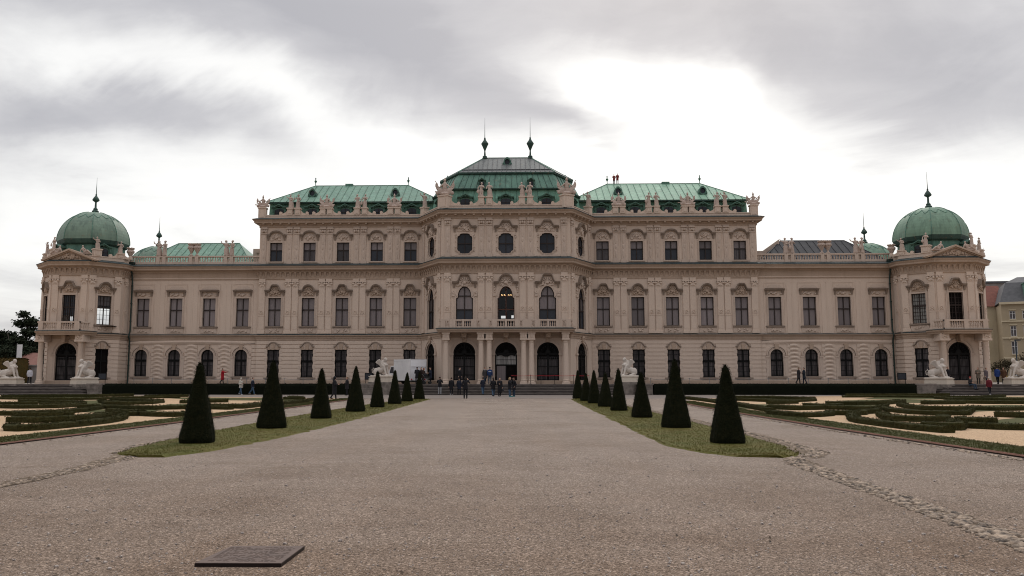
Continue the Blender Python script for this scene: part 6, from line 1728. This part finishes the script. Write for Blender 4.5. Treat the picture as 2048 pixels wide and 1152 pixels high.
pm_ = thing('pram', 'black pram with folded hood standing behind the open truck', 'pram', (-8.05, 84.75, TZ), .3)
h_ = MB(); h_.loft([[(x, y * .2, z) for x, y, z in ((-.3, -1, zz + .1), (.3, -1, zz), (.3, 1, zz), (-.3, 1, zz + .1))] for zz in (.5, .62, .75)]); h_.build('seat', M['rubber'], pm_)
h_ = MB(); h_.ell((-.18, 0, .88), (.26, .22, .24), 10, 7); h_.build('canopy', cloth(BK), pm_, 3.2)
h_ = MB(); h_.tube([(-.3, .18, .7), (-.5, .18, 1.0), (-.5, -.18, 1.0), (-.3, -.18, .7)], .015, 6)
for s in (-1, 1): h_.tube([(-.3, s * .22, .18), (.2, s * .18, .7)], .015, 6); h_.tube([(.3, s * .22, .18), (-.1, s * .18, .7)], .015, 6)
h_.build('frame', M['grey'], pm_)
for x in (-.3, .3):
    for s in (-1, 1):
        w = MB(); w.M = T((x, s * .24, .15)) @ Matrix.Rotation(pi / 2, 4, 'X'); w.lathe([(.1, -.02), (.15, -.02), (.15, .02), (.1, .02)], (0, 0), 12); w.build('wheel', M['rubber'], pm_, .8)
rb = thing('rope_barrier', 'red rope barrier on dark posts across the right half of the entrance', 'barrier', (3.5, 84.9, TZ))
pts = []
PX = (-2.95, -.95, .1, 1.5, 3.4, 5.0)
for x in PX:
    p = MB(); p.lathe([(.14, 0), (.14, .02), (.025, .04), (.025, .9), (.04, .94), (.0, .97)], (x, 0), 10); p.build('post', M['iron'], rb, .8)
rp = MB()
for a, b_ in zip(PX, PX[1:]): rp.tube([(a + (b_ - a) * i / 6, 0, .86 - .025 * (1 - (2 * i / 6 - 1) ** 2)) for i in range(7)], .024, 6)
rp.build('rope', M['red'], rb)
def stand(x, y, rz, label):
    st = thing('info_stand', label, 'sign stand', (x, y, TZ), rz)
    a = MB(); a.box(-.42, .42, -.04, .04, .45, 1.15)
    a.M = Matrix.Rotation(-.25, 4, 'X'); o = a.build('panel', M['iron'], st)
    b = MB(); b.box(-.34, .34, -.075, -.045, .52, 1.08); b.M = None; b.build('glass_front', M['glass'], st)
    c = MB()
    for q in (-.3, .3): c.box(q - .03, q + .03, -.03, .03, 0, .6)
    c.box(-.4, .4, -.2, .2, 0, .03); c.build('leg', M['iron'], st)
stand(40.6, 86.2, -.5, 'dark slanted information stand on the terrace left of the right sphinx')
stand(-42.4, 86., .4, 'dark information stand on the terrace beside the left pavilion')
stand(-14.2, 85.6, 0, 'dark information stand left of the central sphinx pedestal')
def chain(x0, x1, label):
    r = thing('chain_railing', label, 'railing', ((x0 + x1) / 2, 90.3, TZ)); n = max(2, round(abs(x1 - x0) / 2.1)); c = MB(); xs = [x0 + (x1 - x0) * i / n - (x0 + x1) / 2 for i in range(n + 1)]
    for x in xs: p = MB(); p.lathe([(.03, 0), (.03, .6), (.045, .62), (.0, .66)], (x, 0), 8); p.build('post', M['grey'], r)
    for a, b_ in zip(xs, xs[1:]): c.tube([(a + (b_ - a) * i / 6, 0, .58 - .12 * (1 - (2 * i / 6 - 1) ** 2)) for i in range(7)], .014, 5)
    c.build('chain', M['grey'], r)
chain(-41, -16, 'thin post and chain railing along the foot of the left wing'); chain(15.6, 41, 'thin post and chain railing along the foot of the right wing')

# ------------------------------------------------------------------ surroundings
def pine(x, y, h, label, seed, mat='conifer', spread=3.2, shape='pine', z0=0):
    q = random.Random(seed); tr = thing('tree', label, 'tree', (x, y, z0)); b = MB()
    path = [(q.gauss(0, .06) * i, q.gauss(0, .06) * i, h * i / 7) for i in range(8)]
    b.tube(path, h * .022, 8, h * .006); c = MB()
    for i in range(26 if shape == 'pine' else 22):
        f = q.uniform(.22, 1.0); a = q.uniform(0, 2 * pi)
        if shape == 'pine': r = spread * (1.05 - f) ** .55 * q.uniform(.55, 1.)
        else: r = spread * sin(pi * min(1, f * .95)) ** .6 * q.uniform(.4, 1.)
        z = h * f; tip = Vector((r * cos(a), r * sin(a), z + r * .12))
        b.tube([(0, 0, z - r * .15), tip * .6 + Vector((0, 0, z * .4 - .1)), tip], .06, 5, .02)
        m = int(90 + 90 * r)
        for j in range(m):
            t_ = q.uniform(.3, 1.08); w = .28 + .34 * r * .35
            p = Vector((tip.x * t_, tip.y * t_, z - r * .1 + (r * .22) * t_)) + Vector((q.gauss(0, w), q.gauss(0, w), q.gauss(0, w * .55)))
            n_ = Vector((q.gauss(0, 1), q.gauss(0, 1), q.gauss(.5, 1))).normalized(); u_ = n_.orthogonal().normalized(); v_ = n_.cross(u_); s_ = q.uniform(.14, .30)
            c.face([p - u_ * s_, p + v_ * s_ * .6, p + u_ * s_, p - v_ * s_ * .6])
    b.build('trunk', M['bark'], tr); c.build('crown', M[mat], tr); return tr
pine(-78., 131, 12.6, 'tall dark pine with layered branches left of the left pavilion', 3, 'conifer', 4.0)
pine(-84.5, 136, 9.2, 'thin crowned brownish tree left of the tall pine', 5, 'olive', 2.6, 'round')
pine(-81.5, 127, 7.6, 'broad dark tree low between the pine and the picture edge', 6, 'conifer', 4.2, 'round')
pine(-88, 130, 7.4, 'dark tree cut by the left picture edge', 8, 'conifer', 4.5, 'round')
pine(-74, 137, 8.2, 'dark tree hidden close to the left pavilion wall', 9, 'conifer', 3.8, 'round')
pine(-84, 124, 6.6, 'low dark tree in front of the thin brownish tree', 21, 'conifer', 3.6, 'round')
pine(-77, 125, 6.4, 'low dark tree at the foot of the tall pine', 22, 'conifer', 3.4, 'round')
pine(-90, 126, 8.4, 'dense dark tree at the left picture edge', 23, 'conifer', 4.0, 'round')
pine(-79.6, 130, 9.0, 'dark tree filling the gap left of the tall pine', 31, 'conifer', 3.8, 'round')
pine(-76.0, 127, 7.6, 'dark tree between the tall pine and the pavilion', 32, 'conifer', 3.4, 'round')
pine(-82.5, 133, 9.6, 'dark bushy tree behind the outer left sphinx', 33, 'conifer', 4.0, 'round')
pine(-95, 140, 9, 'dark tree beyond the left picture edge', 12, 'conifer', 5, 'round')
lw = thing('garden_house', 'long low building with terracotta roof behind the left pavilion', 'building', (-90, 122, TZ))
b = MB(); b.box(-22, 26, 0, 8, 0, 2.6); b.build('wall', M['cream'], lw)
b = MB(); b.loft([[(x, -.4, 2.6), (x, 8.4, 2.6), (x, 4, 4.6)] for x in (-22.4, 26.4)]); b.build('roof', M['rosewall'], lw)
gw = MB(); gw.box(-76, -60, 112, 112.4, TZ, TZ + 2.3); gw.box(-76.1, -59.9, 111.9, 112.5, TZ + 2.3, TZ + 2.5); tag(gw.build('garden_wall', M['greywall']), 'grey garden wall behind the left pavilion', 'wall')
hedge('autumn_hedge', 'tall rusty brown autumn hedge behind the outer left sphinx', 'hedge', [(-74.5, 111), (-65.5, 110)], 2.4, 3.3, 'autumn', None, TZ, 77, 900, .5, .16)
bn = thing('banner', 'tall white banner on a mast behind the left hedge', 'banner', (-69.07, 115, TZ))
b = MB(); b.box(-.36, .36, -.03, .03, 3.0, 5.4); b.build('cloth', M['white'], bn)
b = MB(); b.tube([(-.4, 0, 0), (-.4, 0, 5.6)], .04, 6); b.tube([(-.4, 0, 5.42), (.4, 0, 5.42)], .025, 6); b.build('mast', M['grey'], bn)
lt = thing('lantern', 'black street lantern in front of the white banner', 'lamp', (-66.5, 111.0, TZ))
b = MB(); b.tube([(0, 0, 0), (0, 0, 2.5)], .05, 6); b.build('post', M['iron'], lt)
b = MB(); b.lathe([(.1, 2.5), (.2, 2.55), (.26, 2.95), (.3, 3.0), (.12, 3.15), (.04, 3.25)], (0, 0), 6); b.build('lamp_head', M['iron'], lt)

ho = thing('apartment_house', 'ochre yellow apartment house with dark grey mansard roof at far right', 'building', (89.3, 152, 0), -.42)
# local: x along the street front, y into the house
Lh = 34.; fl = MB(); ops = []
rows = ((2.2, 4.6), (6.1, 8.4), (9.3, 11.2), (12.4, 13.9))
for i in range(17):
    x = 1.7 + i * 1.98
    for za, zb in rows: ops.append((x, o_rect(.45, za, zb)))
wall(fl, Lh, 0, 15.2, ops, .22); fl.face([(0, 0, 0), (0, 14, 0), (0, 14, 15.2), (0, 0, 15.2)]); fl.face([(Lh, 0, 0), (Lh, 14, 0), (Lh, 14, 15.2), (Lh, 0, 15.2)])
fl.build('wall', M['ochre'], ho)
tr_ = MB()
for z in (5.3, 8.9, 11.9): tr_.box(-.1, Lh, -.18, .0, z, z + .25)
tr_.box(-.3, Lh, -.5, .0, 15.1, 15.5)
for x, o in ops:
    zb = o[0][1]; zt = o[1][1]
    tr_.box(x - .6, x + .6, -.1, .01, zt + .1, zt + .25); tr_.box(x - .55, x + .55, -.14, .01, zb - .15, zb - .03)
    if abs(zb - 6.1) < .1: tr_.ribbon([(x - .75, zt + .35), (x - .3, zt + .65), (x + .3, zt + .65), (x + .75, zt + .35)], .12, -.25, .01)
tr_.build('moulding', M['cream'], ho)
WF = None
wfm = {}
for za, zb in rows:
    w = MB(); w.box(-.45, .45, .1, .16, za, za + .07); w.box(-.45, .45, .1, .16, zb - .07, zb); w.box(-.45, -.38, .1, .16, za + .07, zb - .07); w.box(.38, .45, .1, .16, za + .07, zb - .07); w.box(-.03, .03, .1, .16, za + .07, zb - .07); w.box(-.38, .38, .1, .16, (za + zb) / 2 + .2, (za + zb) / 2 + .26)
    p = MB(); p.face([(-.45, .17, za), (.45, .17, za), (.45, .17, zb), (-.45, .17, zb)])
    wfm[za] = (w.mesh('window', M['white']), p.mesh('pane', M['blinddk']))
for x, o in ops:
    a, b = wfm[o[0][1]]; w = link('window', a, ho, T((x, 0, 0))); link('pane', b, w)
rf = MB(); rf.loft([[(-.2, -.3, 15.5), (Lh, -.3, 15.5), (Lh, 14, 15.5), (-.2, 14, 15.5)], [(1.2, 2.6, 19.3), (Lh, 2.6, 19.3), (Lh, 12, 19.3), (1.2, 12, 19.3)], [(3.5, 6, 20.6), (Lh, 6, 20.6), (Lh, 8, 20.6), (3.5, 8, 20.6)]]); r = rf.build('roof', M['slate'], ho)
for x, w in ((5.2, 1.5), (11, 1.3), (17, 1.3)):
    d = MB(); d.prism([(x - w, 16.2), (x + w, 16.2), (x + w, 18.6), (x - w, 18.9)], -.05, 2.6); d.box(x - w - .1, x + w + .1, -.2, 2.8, 18.8, 18.95); d.build('dormer', M['coppermid'] if x < 6 else M['slate'], r)
for x in (9.5, 21.): c = MB(); c.box(x - .7, x + .7, 6, 7.6, 20, 22.6); c.box(x - .5, x - .3, 6.5, 6.7, 22.6, 23.4); c.box(x + .1, x + .3, 6.5, 6.7, 22.6, 23.4); c.build('chimney', M['rosewall'], r)
b2 = thing('red_roofed_house', 'house with steep red tile roof tucked behind the right pavilion', 'building', (87.0, 160, 0), -.1)
w = MB(); w.box(-6, 8.2, 0, 10, 0, 15.4); w.build('wall', M['cream'], b2)
w = MB(); w.loft([[(-6.3, -.4, 15.4), (8.4, -.4, 15.4), (8.4, 10.4, 15.4), (-6.3, 10.4, 15.4)], [(-6.3, 4.8, 19.9), (8.4, 4.8, 19.9), (8.4, 5.2, 19.9), (-6.3, 5.2, 19.9)]]); r = w.build('roof', M['redroof'], b2)
w = MB(); w.box(6.4, 7.2, .6, 1.0, 16.6, 17.2); w.build('skylight', M['white'], r)
b3 = thing('roof_studio', 'flat roofed grey concrete block showing above the red roof', 'building', (101.2, 176, 0), -.1)
w = MB(); w.box(-3.5, 5., 0, 8, 0, 21.8); w.build('wall', M['greywall'], b3); w = MB(); w.box(-3.7, 5.2, -.2, 8.2, 21.8, 22.2); w.build('roof', M['slate'], b3)
w = MB(); w.box(-1.5, -.2, -.05, .0, 19.2, 21.); w.box(2, 3.5, -.05, .0, 19.2, 21.); w.build('window', M['glass'], b3)
w = MB(); w.tube([(1, 4, 22), (1, 4, 30)], .05, 5, .02); w.build('aerial', M['grey'], b3)
lp = thing('street_lamp', 'tall blue grey street lamp post in front of the ochre house', 'lamp', (75.4, 125, 0))
w = MB(); w.tube([(0, 0, 0), (0, 0, 7.4)], .11, 8, .07); w.build('post', M['lamppost'], lp); w = MB(); w.box(-.15, .7, -.12, .12, 7.3, 7.45); w.build('lamp_head', M['lamppost'], lp)
def bare(x, y, h, label, seed, mat='olive', dens=160):
    q = random.Random(seed); tr = thing('tree', label, 'tree', (x, y, TZ)); b = MB(); c = MB()
    def br(p, d, r, L, k):
        e = p + d * L; b.tube([p, p.lerp(e, .5) + Vector((q.gauss(0, .05), q.gauss(0, .05), 0)) * L, e], r, 5, r * .6)
        if k == 0:
            for j in range(dens // 40):
                s_ = q.uniform(.05, .12); o_ = e + Vector((q.gauss(0, .25), q.gauss(0, .25), q.gauss(0, .2))); n_ = Vector((q.gauss(0, 1), q.gauss(0, 1), 1)).normalized(); u_ = n_.orthogonal() * s_; v_ = n_.cross(u_); c.face([o_ - u_, o_ + v_ * .6, o_ + u_, o_ - v_ * .6])
            return
        for j in range(4): br(p.lerp(e, q.uniform(.55, 1)), (d + Vector((q.gauss(0, .6), q.gauss(0, .6), q.gauss(.1, .3)))).normalized(), r * .55, L * .68, k - 1)
    br(Vector((0, 0, 0)), Vector((0, 0, 1)), h * .022, h * .38, 4)
    b.build('trunk', M['bark'], tr); c.build('crown', M[mat], tr)
bare(71.5, 121, 4.2, 'small nearly leafless tree between the right pavilion and the ochre house', 4)
bare(79.5, 128, 5.4, 'bare brown street tree in front of the ochre house, left one', 6); bare(84.0, 128, 5.2, 'bare brown street tree in front of the ochre house, right one', 7)
hills = MB(); n = 60
for a, b in zip(range(n), range(1, n + 1)):
    f = lambda i: (-900 + 1800 * i / n, 700, 14 + 10 * noise.noise(Vector((i * .3, 0, 0))))
    p, q_ = f(a), f(b); hills.face([(p[0], 700, 0), (q_[0], 700, 0), q_, p])
hills.build('hills', M['slate'])['kind'] = 'structure'
